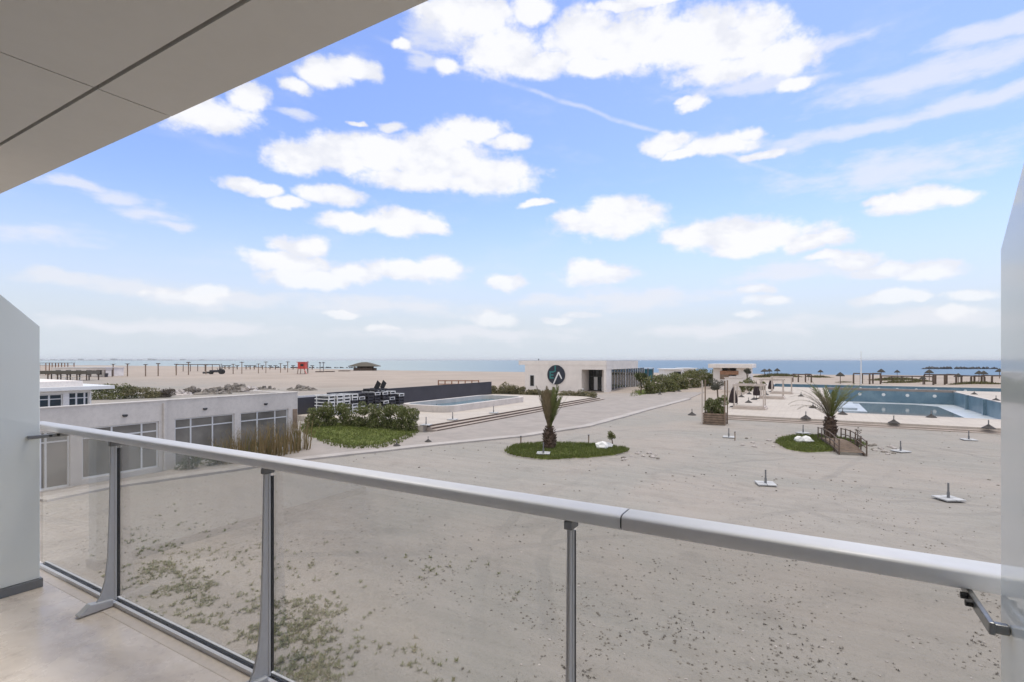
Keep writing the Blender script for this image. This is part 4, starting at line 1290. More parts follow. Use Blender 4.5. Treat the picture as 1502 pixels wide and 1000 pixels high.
# timber posts with cross caps along the left-hand beach
def post_proto():
    r = empty('timber_post', (0,0,0), 'x', 'post')
    MB().box(-.13,.13,-.13,.13,-.2,4.0).build('shaft', M['wood'], r)
    MB().box(-.8,.8,-.08,.08,3.98,4.15).box(-.1,.1,-.8,.8,4.151,4.25).build('cross_cap', M['wood_dark'], r)
    return r
tp = post_proto()
for k, (px,top,base) in enumerate(((166,533,551),(187,532.5,551),(213.5,533.5,551),(232,532,550.6),(258.5,533,550),(276.5,530.2,549.5),(302,534,548.5),(342,533,547.6),(354.8,530,547.2),(379,532.5,546.8),(390,529.5,546.6),(411.5,532,546),(422,529.5,545.5))):
    p = P(px, base); d = F*EYE/(base-HZ); s = (base-top)*d/F/4.2
    lab = 'dark timber post with a cross cap on the left-hand beach, %s from the left' % ORD[k]
    if k == 0: tp.location = p; tp.scale = (1,1,s); tp['label'] = lab; tp['group'] = 'timber posts along the left-hand beach'
    else: dup(tp, p, .1*k, lab, 'timber posts along the left-hand beach', (1,1,s))
# far pergola beam behind the posts
A = PD(258, 541, 250); B = PD(322, 541, 250)
root = empty('beach_pergola', tuple((A+B)/2*Vector((1,1,0)) if False else ((A.x+B.x)/2,(A.y+B.y)/2,0)), 'long thin timber pergola standing behind the posts on the left-hand beach', 'pergola')
zt = EYE-(533.8-HZ)*250/F
MB().bar((A.x,A.y,zt),(B.x,B.y,zt),.3,.35).build('beam', M['wood_dark'], root)
for k in range(7):
    q = A.lerp(B, k/6); MB().box(q.x-.12,q.x+.12,q.y-.12,q.y+.12,-.3,zt-.18).build('post', M['wood_dark'], root)
# small far beach poles
def pole_proto():
    r = empty('beach_pole', (0,0,0), 'x', 'post')
    MB().box(-.2,.2,-.2,.2,-.3,2.1).build('shaft', M['wood'], r)
    MB().box(-.8,.8,-.8,.8,2.101,2.45).build('cap', M['thatch_dark'], r)
    return r
bp = pole_proto()
for k, px in enumerate((330,336,348,361,367,373,385,396,404,418,430,458)):
    p = PD(px, 540.5, 300); p.z = -.1
    lab = 'small far beach pole with a dark cap near the left-hand waterline, %s from the left' % ORD[k]
    if k == 0: bp.location = p; bp['label'] = lab; bp['group'] = 'far poles near the left-hand waterline'
    else: dup(bp, p, 0, lab, 'far poles near the left-hand waterline')

# red lifeguard tower
base = P(444, 547); d = F*EYE/20.0
root = empty('lifeguard_tower', (base.x, base.y, 0), 'red lifeguard tower on stilts standing on the left-hand beach', 'lifeguard tower')
rot = Matrix.Rotation(YAW, 3, 'Z')
def rl(v): q = rot @ Vector(v); return (base.x+q.x, base.y+q.y, q.z)
for sx in (-1.3,1.3):
    for sy in (-1.3,1.3): MB().bar(rl((sx*1.15,sy*1.15,-.2)), rl((sx,sy,1.9)), .2, .2).build('leg', M['wood'], root)
MB().cbox(rl((0,0,1.98)), (3.6,3.6,.16), rot).build('deck', M['red'], root)
MB().cbox(rl((-.1,.1,3.3)), (2.9,2.6,2.4), rot).build('cabin', M['red'], root, bevel=.05)
MB().cbox(rl((-.1,0,4.62)), (3.5,3.4,.2), rot).build('roof', M['red'], root)
MB().cbox(rl((.2,-1.23,3.4)), (1.3,.06,.9), rot).build('window', M['pane_dark'], root)
MB().bar(rl((2.2,-1.6,-.1)), rl((1.2,-1.75,1.95)), .9, .08).build('ramp', M['red'], root)
p = P(451.5, 546.5); root = empty('signal_mast', tuple(p), 'dark mast standing just right of the red lifeguard tower', 'mast')
MB().lathe([(.22,-.1),(.2,4.9),(.05,5.0)], 8, (p.x,p.y,0)).build('shaft', M['pole_grey'], root)
MB().box(p.x-.5,p.x+.5,p.y-.05,p.y+.05,4.4,4.6).build('cross_arm', M['pole_grey'], root)

# thatched hut
base = P(535, 542.6); d = F*EYE/15.6
root = empty('thatched_hut', (base.x, base.y, 0), 'wide thatched beach hut with dark open sides near the waterline', 'hut')
rot = Matrix.Rotation(YAW, 3, 'Z')
hw = 20.5*d/F; zt = EYE-3.2*d/F; ze = EYE-8.8*d/F
rf = MB(); vs = []; fs = []
ring0 = [rl((x*hw, y*4.5, ze)) for x,y in ((-1,-1),(1,-1),(1,1),(-1,1))]
ringm = [rl((x*hw*.45, y*2.4, ze+(zt-ze)*.72)) for x,y in ((-1,-1),(1,-1),(1,1),(-1,1))]
ring1 = [rl((x*hw*.16, y*.8, zt)) for x,y in ((-1,-1),(1,-1),(1,1),(-1,1))]
ring00 = [rl((x*hw, y*4.5, ze-.3)) for x,y in ((-1,-1),(1,-1),(1,1),(-1,1))]
vs = ring00+ring0+ringm+ring1
for k in range(3):
    for i in range(4): fs.append((k*4+i, k*4+(i+1)%4, (k+1)*4+(i+1)%4, (k+1)*4+i))
fs += [(3,2,1,0),(12,13,14,15)]
rf.add(vs, fs); rf.build('roof', M['thatch'], root)
MB().cbox(rl((-.4,0,.55)), (hw*1.25,6,1.1+.5), rot).build('counter', M['wood_dark'], root)
for x in (-.62,-.2,.2,.6): MB().cbox(rl((x*hw,-3.1,1.0)), (.3,.3,2.6), rot).build('post', M['wood_dark'], root)
MB().cbox(rl((-.4,2.8,1.2)), (hw*1.2,.2,2.2), rot).build('back_wall', M['wood_dark'], root)
MB().cbox(rl((hw*.72,-1,.7)), (2.0,2.0,1.4), rot).build('side_store', M['wood_dark'], root)

for k, (pa,pb,py,lab) in enumerate(((464,476,545.3,'low dark platform on the sand right of the lifeguard tower, leftmost of three'),(478,490,545,'low dark platform on the sand, middle one of three'),(497.5,513,544,'low dark reddish platform on the sand nearest the thatched hut'))):
    a = P(pa,py); b = P(pb,py); root = empty('beach_platform', tuple((a+b)/2), lab, 'platform', 'low platforms on the beach')
    MB().bar((a.x,a.y,.35),(b.x,b.y,.35),2.2,.35).build('deck', M['wood_dark'], root)
    MB().bar((a.x,a.y-.6,.05),(b.x,b.y-.6,.05),.3,.45).build('bearer', M['wood_dark'], root)
for k, (px,lab) in enumerate(((469.5,'thin dark pole with a small head behind the low platforms, left of two'),(474.5,'thin dark pole with a small head behind the low platforms, right of two'))):
    p = P(px,544); root = empty('shower_pole', tuple(p), lab, 'pole', 'thin poles behind the platforms')
    MB().lathe([(.16,-.1),(.16,4.0)], 8, (p.x,p.y,0)).build('shaft', M['pole_grey'], root)
    MB().box(p.x-.7,p.x+.7,p.y-.15,p.y+.15,3.9,4.4).build('head', M['pole_grey'], root)

# dark tractor with a hoop frame on the left-hand beach
base = P(318, 548); root = empty('beach_tractor', (base.x, base.y, 0), 'dark tractor with a tall rear hoop parked among the beach posts', 'tractor')
rot = Matrix.Rotation(YAW+.3, 3, 'Z')
MB().cbox(rl((-1.0,0,1.15)), (2.8,1.3,.9), rot).build('bonnet', M['charcoal'], root, bevel=.1)
MB().cbox(rl((1.2,0,1.2)), (1.8,1.6,1.0), rot).build('body', M['frame_dark'], root, bevel=.08)
hoop = MB(); hoop.tube([rl((1.6,-.9,1.6)), rl((1.7,-.9,3.4)), rl((1.5,-.5,3.9)), rl((1.5,.5,3.9)), rl((1.7,.9,3.4)), rl((1.6,.9,1.6))], .13, 8); hoop.build('roll_hoop', M['pole_grey'], root)
MB().bar(rl((.4,0,1.6)), rl((.1,0,2.4)), .5, .1).build('steering_column', M['frame_dark'], root)
MB().cbox(rl((1.2,0,2.0)), (.7,.8,.6), rot).build('seat', M['black_fabric'], root, bevel=.05)
for x,r_ in ((-1.9,.62),(1.7,.98)):
    for s in (-1,1):
        w = MB(); prof = [(r_*.5,-.22),(r_*.95,-.22),(r_,-.1),(r_,.1),(r_*.95,.22),(r_*.5,.22)]
        w.lathe(prof, 16); w.v = [rl((x+vx, s*1.0+vz, r_+vy)) for vx,vy,vz in w.v]
        w.build('wheel', M['gasket'], root)
pl = MB(); pl.bar(rl((-2.4,0,.7)), rl((-4.6,.2,.6)), 1.6, .7); pl.build('front_blade', M['frame_dark'], root)

# right-hand beach: dark timber frames
def frame(px0, px1, top, base, lab, depth=3.0, mid=None):
    d = F*EYE/(base-HZ); a = PD(px0, base, d); b = PD(px1, base, d); z = EYE-(top-HZ)*d/F
    root = empty('timber_pergola', ((a.x+b.x)/2,(a.y+b.y)/2,0), lab, 'pergola', 'dark timber frames beyond the pools')
    ux = (b-a).normalized(); back = Vector((-ux.y, ux.x, 0))
    xs = [0,1] if mid is None else [0]+mid+[1]
    for f_ in xs:
        for bk in (0, depth):
            q = a.lerp(b, f_)+back*bk; MB().box(q.x-.16,q.x+.16,q.y-.16,q.y+.16,-.1,z-.1).build('post', M['wood_dark'], root)
    for bk in (0, depth):
        p_, q_ = a+back*bk, b+back*bk; MB().bar((p_.x,p_.y,z),(q_.x,q_.y,z),.2,.22).build('beam', M['wood_dark'], root)
    for f_ in (0,1):
        p_ = a.lerp(b,f_); q_ = p_+back*depth; MB().bar((p_.x,p_.y,z+.12),(q_.x,q_.y,z+.12),.16,.14).build('cross_beam', M['wood_dark'], root)
frame(1262.5, 1291.5, 547.5, 562, 'dark timber frame beyond the pools, beside the white flagpole', 2.5, [.45])
frame(1369, 1402.5, 549, 563.5, 'dark timber frame beyond the pools, right of the long rail', 2.5, [.5])
frame(1424.5, 1444, 551, 563, 'dark timber frame beyond the pools with a beach umbrella above it', 2.5)
frame(1455, 1490, 550.5, 563.5, 'dark timber frame beyond the pools, partly hidden by the right partition', 2.5)
frame(1171, 1190, 548.5, 560, 'pale brown timber frame beyond the pools, left of the spreading palm', 2.5)
A = PD(1293, 561, 125); B = PD(1368, 562, 125)
root = empty('rail_fence', ((A.x+B.x)/2,(A.y+B.y)/2,0), 'long low timber rail between the dark frames beyond the pools', 'fence')
zt = EYE-(550.5-HZ)*125/F
MB().bar((A.x,A.y,zt),(B.x,B.y,zt-.15),.15,.25).build('fence_rail', M['wood_dark'], root)
for k in range(6):
    q = A.lerp(B, k/5); MB().box(q.x-.1,q.x+.1,q.y-.1,q.y+.1,-.1,zt-.13-.15*k/5).build('fence_post', M['wood_dark'], root)
p = PD(1263, 560, 116); root = empty('flagpole', (p.x,p.y,0), 'tall slim white flagpole beside the first dark timber frame', 'flagpole')
zt = EYE+11.5*116/F
MB().lathe([(.16,-.1),(.12,zt*.5),(.06,zt)], 10, (p.x,p.y,0)).build('pole', M['white_plastic'], root)
MB().lathe([(.10,zt+.001),(.14,zt+.08),(.02,zt+.18)], 8, (p.x,p.y,0)).build('finial', M['white_plastic'], root)

# thatched beach umbrellas
def bu_proto():
    r = empty('beach_umbrella', (0,0,0), 'x', 'beach umbrella')
    MB().lathe([(.10,-.1),(.09,2.2)], 8).build('pole', M['wood_dark'], r)
    MB().lathe([(1.15,1.75),(1.2,1.85),(.75,2.25),(.3,2.55),(.05,2.7)], 14).build('thatch_cap', M['thatch_dark'], r)
    return r
bu = bu_proto()
for k, (px,base,s,lab) in enumerate(((1121.5,552.5,1.0,'thatched beach umbrella beyond the daybeds, leftmost of three'),(1128.5,552,1.0,'thatched beach umbrella beyond the daybeds, middle of three'),(1140,552,1.05,'thatched beach umbrella beyond the daybeds, rightmost of three'),
    (1203.5,552.5,.9,'thatched beach umbrella on the green mound left of the flagpole'),(1232.5,562,1.0,'thatched beach umbrella seen over the top of the spreading palm'),(1292.5,555,1.1,'thatched beach umbrella above the right end of the flagpole frame'),
    (1316,553,.9,'leaning thatched beach umbrella beyond the long rail'),(1363,557,1.1,'thatched beach umbrella beyond the second dark frame, below the breakwater'),(1436,557.5,1.0,'thatched beach umbrella over the third dark frame, left of two'),(1443,558,1.0,'thatched beach umbrella over the third dark frame, right of two'),
    (1466,554,1.1,'thatched beach umbrella against the right partition edge'),(1353.5,563,.7,'small thatched beach umbrella in front of the long rail'),(1405.5,562,.9,'thatched beach umbrella just right of the second dark frame'),(1186,557,.6,'small thatched beach umbrella left of the spreading palm'))):
    p = P(px,base)
    if k == 0: bu.location = p; bu['label'] = lab; bu['group'] = 'thatched beach umbrellas'
    else: dup(bu, p, k*.7, lab, 'thatched beach umbrellas', (s*.78, s*.78, s))

# rock breakwaters in the sea
def breakwater(px0, px1, d, h, lab, seed, wid=6):
    a = PD(px0, 540, d); b = PD(px1, 540, d); L_ = (b-a).length
    rnd = random.Random(seed); mb = MB(); n = max(4, int(L_/2.2))
    bm = bmesh.new()
    for k in range(n*3):
        q = a.lerp(b, rnd.random()); r_ = rnd.uniform(.8,1.7)*h*.6
        g = bmesh.ops.create_icosphere(bm, subdivisions=1, radius=r_)
        off = Vector((q.x+rnd.uniform(-1,1), q.y+rnd.uniform(-wid,wid)*.5, -.34+rnd.uniform(-.3,h*.45)))
        for v in g['verts']:
            v.co *= 1+.3*mnoise.noise(v.co*1.1+Vector((k,seed,0)))
            v.co += off
    me = bpy.data.meshes.new('rock_breakwater'); bm.to_mesh(me); bm.free(); me.materials.append(M['rock_dark'])
    o = bpy.data.objects.new('rock_breakwater', me); C.objects.link(o)
    c = (a+b)/2; me.transform(Matrix.Translation((-c.x,-c.y,0))); o.location = (c.x,c.y,0)
    tag(o, lab, 'breakwater', 'rock breakwaters')
for k, (a,b) in enumerate(((1352,1357),(1361,1369),(1373,1381),(1384,1401),(1403,1410),(1412,1418),(1421,1426),(1430,1437),(1441,1462))):
    breakwater(a, b, 330, 1.3 if k else .7, 'dark rock breakwater in the sea at the right, %s from the left' % ORD[k], 50+k)
breakwater(320, 420, 380, .9, 'low dark rock jetty across the water behind the left-hand beach posts', 70, 4)
breakwater(424, 524, 370, .9, 'low dark rock jetty across the water left of the thatched hut', 71, 4)

# ================================================================== PLANTS
def leaf_cloud(rnd, clumps, n, size, aspect=.42, up=.25, zmin=.02):
    """small leaf faces spread through a set of clumps (x,y,z,rx,ry,rz)"""
    vs = []; fs = []
    wts = [c[3]*c[4]*c[5] for c in clumps]
    for i in range(n):
        c = rnd.choices(clumps, wts)[0]
        while True:
            p = Vector((rnd.uniform(-1,1), rnd.uniform(-1,1), rnd.uniform(-1,1)))
            if p.length <= 1: break
        if rnd.random() < .65 and p.length > 1e-3: p = p.normalized()*(p.length**.35)
        q = Vector((c[0]+p.x*c[3], c[1]+p.y*c[4], max(zmin, c[2]+p.z*c[5])))
        a = Vector((rnd.gauss(0,1), rnd.gauss(0,1), rnd.gauss(0,1)+up*3)).normalized()
        b = a.cross(Vector((rnd.gauss(0,1), rnd.gauss(0,1), rnd.gauss(0,1)))).normalized()
        s = size*rnd.uniform(.6,1.3); w = s*aspect*.5
        k = len(vs)
        vs += [q-a*s*.5, q+b*w, q+a*s*.5, q-b*w]
        fs.append((k,k+1,k+2,k+3))
    return vs, fs

def shrub(name, loc, label, cat, group, mat, r, h, n, size, seed, rx=1.0, ry=1.0, base=.25, nclump=9, up=.25, stems=4, flat=False):
    rnd = random.Random(seed)
    root = empty(name, tuple(loc), label, cat, group)
    cl = []
    for i in range(nclump):
        a = rnd.uniform(0, 6.283); d = r*.62*math.sqrt(rnd.random()); z = rnd.uniform(base, .86)*h
        s = rnd.uniform(.32,.55)*r
        cl.append((math.cos(a)*d*rx, math.sin(a)*d*ry, z, s*rx**.5, s*ry**.5, s*rnd.uniform(.6,1.0)*min(1.3, h/(2*r))))
    for i in range(max(3, nclump//3)):           # skirts reaching the ground
        a = rnd.uniform(0, 6.283); d = r*.6*math.sqrt(rnd.random())
        cl.append((math.cos(a)*d*rx, math.sin(a)*d*ry, h*.22, r*.45, r*.45, h*.24))
    vs, fs = leaf_cloud(rnd, cl, n, size, up=up)
    raw('foliage', vs, fs, mat, root)
    if stems:
        for k in range(stems):
            mb = MB(); c = cl[k % len(cl)]
            mb.tube([(c[0]*.15,c[1]*.15,-.1),(c[0]*.5,c[1]*.5,c[2]*.5),(c[0],c[1],c[2])], [.05,.035,.015], 5)
            o = mb.build('stem', M['stem']); o.parent = root
    return root

# oleander hedge behind the small lawn
hx = [(464,626),(484,625),(506,625.5),(529,626.5),(551,628),(572,629),(590,630.5),(602,631)]
hh = [1.75,2.0,2.05,1.95,2.05,1.95,2.1,1.7]
desc = ['dull oleander bush at the left end of the hedge beside the dark wall','dense oleander bush second from the left end of the hedge','oleander bush third from the left end of the hedge, under the leftmost stacks','oleander bush fourth from the left end of the hedge','oleander bush at the middle right of the hedge, under the black loungers','loose oleander bush third from the right end of the hedge','pale flowering oleander bush second from the right end of the hedge','low oleander bush at the right end of the hedge by the terrace steps']
for k, (px,py) in enumerate(hx):
    p = P(px,py); q = p+Vector((0,0,0))
    shrub('oleander_bush', q, desc[k], 'bush', 'oleander bushes behind the small lawn', M['oleander'], .80, hh[k], 2300, .17, 100+k, base=.2, nclump=12, up=.5, stems=3)

# low hedges before the beach club
def hedge_row(lst, name, labf, group, mat, seed, size=.3, n=900, h=1.1, r=.9):
    for k, it in enumerate(lst):
        px, py = it[0], it[1]; hh_ = it[2] if len(it) > 2 else h; rr_ = it[3] if len(it) > 3 else r
        p = P(px,py)
        shrub(name, p, labf % ORD[k], 'bush', group, mat, rr_, hh_, n, size, seed+k, base=.25, nclump=8, stems=2)
hedge_row([(800,583),(812,583.4),(824,583.6),(836,584),(847,584.2),(858,584.6),(867,586)], 'low_hedge_bush', 'low hedge bush along the lounge terrace edge before the beach club, %s from the left', 'low hedge bushes before the beach club', M['hedge_dry'], 200, .22, 1000, 1.25, 1.0)
hedge_row([(725,581,2.1),(735,581,2.3),(746,581.2,2.2),(757,581.5,2.0),(768,582,1.6),(779,582.5,1.3),(789,582.8,1.2)], 'hedge_bush', 'taller hedge bush between the charcoal wall and the beach club, %s from the left', 'hedge bushes left of the beach club', M['hedge_dry'], 220, .26, 1100, 2.0, 1.1)
# big hedge to the right of the beach club
hedge_row([(948,577,3.0,1.6),(958,576,3.1,1.7),(968,575,2.9,1.7),(978,573.5,3.2,1.8),(988,572,3.3,1.8),(998,570,3.4,1.9),(1008,568.3,3.5,2.0),(1018,567.2,3.5,2.1),(1028,566,3.9,2.3),(1038,565.5,4.1,2.4),(1047,566,3.6,2.0)], 'large_hedge_bush', 'large hedge bush between the beach club and the pool bar, %s from the left', 'large hedge bushes right of the beach club', M['hedge'], 240, .34, 1500, 3.0, 1.8)
# clipped tree by the beach club corner
def small_tree(px, py, h, cr, label, name, leaf, seed, n=1400, size=.2, ch=None, z=0, grp=None, tr=.09):
    p = P(px,py,z); rnd = random.Random(seed)
    root = empty(name, tuple(p), label, 'tree', grp)
    mb = MB(); mb.tube([(0,0,-.1),(.03,.02,h*.3),(-.03,.03,h*.62),(0,0,h*.85)], [tr*1.3,tr,tr*.8,tr*.4], 8)
    o = mb.build('trunk', M['stem'], smooth=True); o.parent = root
    ch = ch or cr
    cl = []
    for i in range(10):
        a = rnd.uniform(0,6.283); d = cr*.6*math.sqrt(rnd.random())
        cl.append((math.cos(a)*d, math.sin(a)*d, h-ch+rnd.uniform(-.7,.6)*ch, cr*.45, cr*.45, ch*.4))
        if i < 4:
            b = MB(); b.tube([(0,0,h*.55),(cl[-1][0]*.5,cl[-1][1]*.5,(h*.6+cl[-1][2])/2),(cl[-1][0],cl[-1][1],cl[-1][2])], [tr*.6,tr*.4,tr*.2], 6)
            o = b.build('limb', M['stem']); o.parent = root
    vs, fs = leaf_cloud(rnd, cl, n, size, zmin=h*.3); raw('crown', vs, fs, leaf, root)
small_tree(940, 577, 3.6, 1.0, 'small round headed tree at the right corner of the beach club', 'round_tree', M['tree_leaf'], 301, 1600, .26)
small_tree(1052.5, 594, 3.35, 1.0, 'grey olive tree standing behind the slatted planter', 'olive_tree', M['olive_leaf'], 302, 1500, .16, .75)
small_tree(1096, 571, 3.9, .62, 'clipped ball headed tree on a thin trunk beside the pool bar', 'ball_tree', M['olive_leaf'], 303, 900, .2, .62, TZ)
for k, (px,py,h,lab) in enumerate(((1090,574,2.4,'dark columnar shrub in front of the pool bar, left of two'),(1101,573,2.6,'dark columnar shrub in front of the pool bar, right of two'),(1118,571,1.6,'low dark shrub behind the second daybed frame'))):
    shrub('columnar_shrub', P(px,py,TZ), lab, 'shrub', 'shrubs on the pool terrace', M['hedge'], .75, h, 900, .24, 320+k, nclump=8, stems=1)
# planter plants
xa, xb2, ypl, dp = PLANTER
for k in range(4):
    shrub('planter_shrub', (xa+.28+(xb2-xa-.56)*k/3, ypl+dp*(.4 if k % 2 else .6), .86), 'leafy green shrub growing in the slatted planter, %s from the left' % ORD[k], 'shrub', 'shrubs in the slatted planter', M['oleander'], .52, [1.35,1.25,1.45,1.6][k], 900, .16, 340+k, nclump=8, up=.5, stems=3)
# little bush on the palm island, sticks by the bridge
small_tree(897.5, 656, 1.05, .34, 'little round bush on two thin stems beside the white rocks', 'little_bush', M['hedge'], 350, 500, .11, .3, .08, None, .04)
shrub('dry_sapling', P(1258,655,.08), 'thin dry sapling beside the right end of the footbridge', 'sapling', None, M['dry_tuft'], .35, 1.3, 160, .12, 351, nclump=6, stems=5)
# shrubs against the low building
for k, (px,y_,h,lab) in enumerate(((277,0,1.0,'dark round shrub against the low glazed building, left of two'),(318,0,1.15,'dark round shrub against the low glazed building, right of two'))):
    yy = onX(px, XB+.8); shrub('dark_shrub', (XB+.8, yy, 0), lab, 'shrub', 'dark shrubs against the low building', M['tree_leaf'], .62, h, 900, .11, 360+k, nclump=8, stems=2)
# dry reeds in front of the glazing
def reeds(name, loc, label, seed, n, r, h):
    rnd = random.Random(seed); root = empty(name, tuple(loc), label, 'reeds', 'dry reed clumps before the low building')
    vs = []; fs = []
    for i in range(n):
        a = rnd.uniform(0,6.283); d = r*math.sqrt(rnd.random()); x, y = d*math.cos(a), d*math.sin(a)
        hh_ = h*rnd.uniform(.45,1.05); b = rnd.uniform(0,6.283); w = rnd.uniform(.012,.028)
        lx, ly = x*.5+rnd.gauss(0,.16), y*.5+rnd.gauss(0,.16)
        c, s = math.cos(b)*w, math.sin(b)*w; k = len(vs)
        vs += [(x-c,y-s,0),(x+c,y+s,0),(x+lx*.35+c*.8,y+ly*.35+s*.8,hh_*.55),(x+lx*.35-c*.8,y+ly*.35-s*.8,hh_*.55),(x+lx,y+ly,hh_)]
        fs += [(k,k+1,k+2,k+3),(k+3,k+2,k+4)]
        if rnd.random() < .55:                                      # feathery head
            for j in range(5):
                k = len(vs); o = Vector((x+lx, y+ly, hh_-.06*j)); q = Vector((rnd.gauss(0,.05), rnd.gauss(0,.05), .10))
                vs += [o, o+q+Vector((.02,0,0)), o+q*1.4]; fs.append((k,k+1,k+2))
    raw('blades', vs, fs, M['reed'], root)
    st = MB()
    for i in range(6):
        a = rnd.uniform(0,6.283); d = r*.7*rnd.random(); st.tube([(d*math.cos(a),d*math.sin(a),-.1),(d*math.cos(a)*1.1,d*math.sin(a)*1.1,h*.6)], [.018,.008], 5)
    o = st.build('stalks', M['reed']); o.parent = root
for k, (px,off,h,r) in enumerate(((333,1.0,1.5,.55),(352,1.0,1.9,.7),(368,1.1,2.1,.7),(386,1.2,1.9,.6),(404,1.3,1.9,.6),(422,1.1,2.0,.65),(440,.9,2.3,.6))):
    yy = onX(px, XB+off); reeds('dry_reeds', (XB+off, yy, 0), 'clump of dry yellow reeds in front of the glazed building, %s from the left' % ORD[k], 380+k, 75, r, h*.93)

# scrub and rubble behind the low building roof
for k, (px,py,r,h,m,lab) in enumerate(((143,585,2.2,2.0,'tree_leaf','dark scrub bush behind the low roof, leftmost of the row'),(163,585,2.4,2.2,'hedge','green scrub bush behind the low roof, second in the row'),(184,584,2.4,1.9,'tree_leaf','dark green scrub bush behind the low roof, third in the row'),
    (203,583.5,2.2,1.6,'hedge_dry','brownish scrub bush behind the low roof, fourth in the row'),(222,583,2.0,1.5,'hedge_dry','dry scrub bush behind the low roof, fifth in the row'),(240,582,1.6,1.3,'dry_tuft','dead brown scrub behind the low roof, at the right end of the row'))):
    shrub('scrub_bush', P(px,py), lab, 'bush', 'scrub bushes behind the low roof', M[m], r, h, 1000, .3, 400+k, nclump=10, stems=3)
def rubble_pile(px, py, L_, h, lab, seed, m='rubble'):
    p = P(px,py); rnd = random.Random(seed); bm = bmesh.new()
    ux = Vector((CS, SN, 0))
    bmesh.ops.create_icosphere(bm, subdivisions=3, radius=1.0)
    for v in bm.verts: v.co = ux*(v.co.x*L_*.85)+Vector((-SN*v.co.y*1.2, CS*v.co.y*1.2, v.co.z*h*.35+.12*mnoise.noise(v.co*4)))
    for k in range(46):  # heap
        t_ = max(-.8, min(.8, rnd.gauss(0,.33))); s = rnd.uniform(.3,.7)*h*.6
        g = bmesh.ops.create_icosphere(bm, subdivisions=1, radius=s) if rnd.random() < .6 else bmesh.ops.create_cube(bm, size=s*1.5)
        off = ux*(t_*L_)+Vector((rnd.uniform(-.6,.6), rnd.uniform(-.8,.8), max(0, h*(.75-abs(t_))*rnd.random())))
        rt = Matrix.Rotation(rnd.uniform(0,3), 3, (rnd.random(), rnd.random(), rnd.random()+.1))
        for v in g['verts']: v.co = rt @ (v.co*(1+.3*mnoise.noise(v.co*2+Vector((k,0,0))))) + off
    me = bpy.data.meshes.new('rubble_pile'); bm.to_mesh(me); bm.free(); me.materials.append(M[m])
    o = bpy.data.objects.new('rubble_pile', me); C.objects.link(o); o.location = p
    tag(o, lab, 'rubble', 'rubble heaps behind the low roof')
for k, (px,py,L_,h,lab,m) in enumerate(((262,579,2.6,1.0,'pale rubble heap behind the low roof, leftmost','rubble_pale'),(285,578,3.0,1.4,'grey rubble heap with blocks behind the low roof, second from the left','rubble'),(312,577,3.0,1.2,'brown rubble heap behind the low roof, third from the left','rubble'),(342,574,3.2,1.7,'tall brown rubble heap behind the low roof, fourth from the left','rubble'),(368,574,2.4,1.1,'small pale rubble heap behind the low roof, fifth from the left','rubble_pale'),(388,571,2.2,.8,'low dark rubble heap beyond the roof end, left of two','rubble'),(443,571.5,3.4,1.0,'low dark rubble heap beyond the roof end, right of two','rubble'))):
    rubble_pile(px, py, L_, h, lab, 500+k, m)

# ------------------------------------------------------------------ palms
def frond(rnd, start, az, el, length, droop, leaf_len, fold, lw=.045, n=34, twist=0.0, tip=.5):
    """one feather palm frond: stem ribbon plus leaflets, returned as mesh lists"""
    vs = []; fs = []
    p = Vector(start); e = el; step = length/n
    pts = []
    for i in range(n+1):
        d = Vector((math.cos(az)*math.cos(e), math.sin(az)*math.cos(e), math.sin(e)))
        pts.append((p.copy(), d)); p = p+d*step
        e -= droop*step*(.4+1.6*i/n); az += twist*step
    for i in range(n):
        (a,d),(b,_) = pts[i], pts[i+1]
        s = d.cross(Vector((0,0,1)));  s = s.normalized() if s.length > 1e-3 else Vector((1,0,0))
        t_ = s.cross(d)
        w = .035*(1-i/n)+.006; w2 = .035*(1-(i+1)/n)+.006; k = len(vs)
        for q, ww in ((a,w),(b,w2)): vs += [q-s*ww, q+t_*ww*.7, q+s*ww]
        fs += [(k,k+1,k+4,k+3),(k+1,k+2,k+5,k+4)]
        f_ = i/n
        if f_ < .13: continue
        ll = leaf_len*(math.sin(math.pi*min(1,(f_-.08)/.92)**.75)*.85+.22)*rnd.uniform(.85,1.1)
        for sg in (-1,1):
            dirv = (d*math.cos(fold) + (s*sg*.94+t_*.35)*math.sin(fold)).normalized()
            dirv = (dirv+Vector((rnd.gauss(0,.08), rnd.gauss(0,.08), rnd.gauss(0,.08)-.06))).normalized()
            wv = dirv.cross(t_).normalized()*lw*.5
            m_ = a+dirv*ll*.45; t2 = a+dirv*ll+Vector((0,0,-ll*.12)); k = len(vs)
            vs += [a-wv*.5, a+wv*.5, m_+wv, t2, m_-wv]
            fs += [(k,k+1,k+2,k+4),(k+4,k+2,k+3)]
    return vs, fs

def palm_trunk(root, h, r0, r1, r2, seed):
    rnd = random.Random(seed); mb = MB()
    prof = []
    for k in range(15):
        t_ = k/14; r = r0*(1-t_)**2*.9+r1*2*t_*(1-t_)*1.05+r2*t_**2+.25*r1*math.sin(math.pi*t_)
        prof.append((r*(1+.06*(k % 2)), -.1+h*t_))
    mb.lathe(prof, 20)
    for k in range(150):                       # old leaf bases
        t_ = rnd.random(); a = k*2.39996; i = min(13, int(t_*14)); r = prof[i][0]*.97
        z = h*t_; d = Vector((math.cos(a), math.sin(a), .75)).normalized(); s = Vector((-math.sin(a), math.cos(a), 0))
        b = Vector((math.cos(a)*r, math.sin(a)*r, z)); w = rnd.uniform(.05,.08); l = rnd.uniform(.09,.17); n_ = s.cross(d)*.03
        mb.add([b-s*w-n_, b+s*w-n_, b+s*w*.6+d*l, b-s*w*.6+d*l, b-s*w+n_, b+s*w+n_], [(0,1,2,3),(4,3,2,5),(0,3,4),(1,5,2)])
    o = mb.build('trunk', M['bark']); o.parent = root

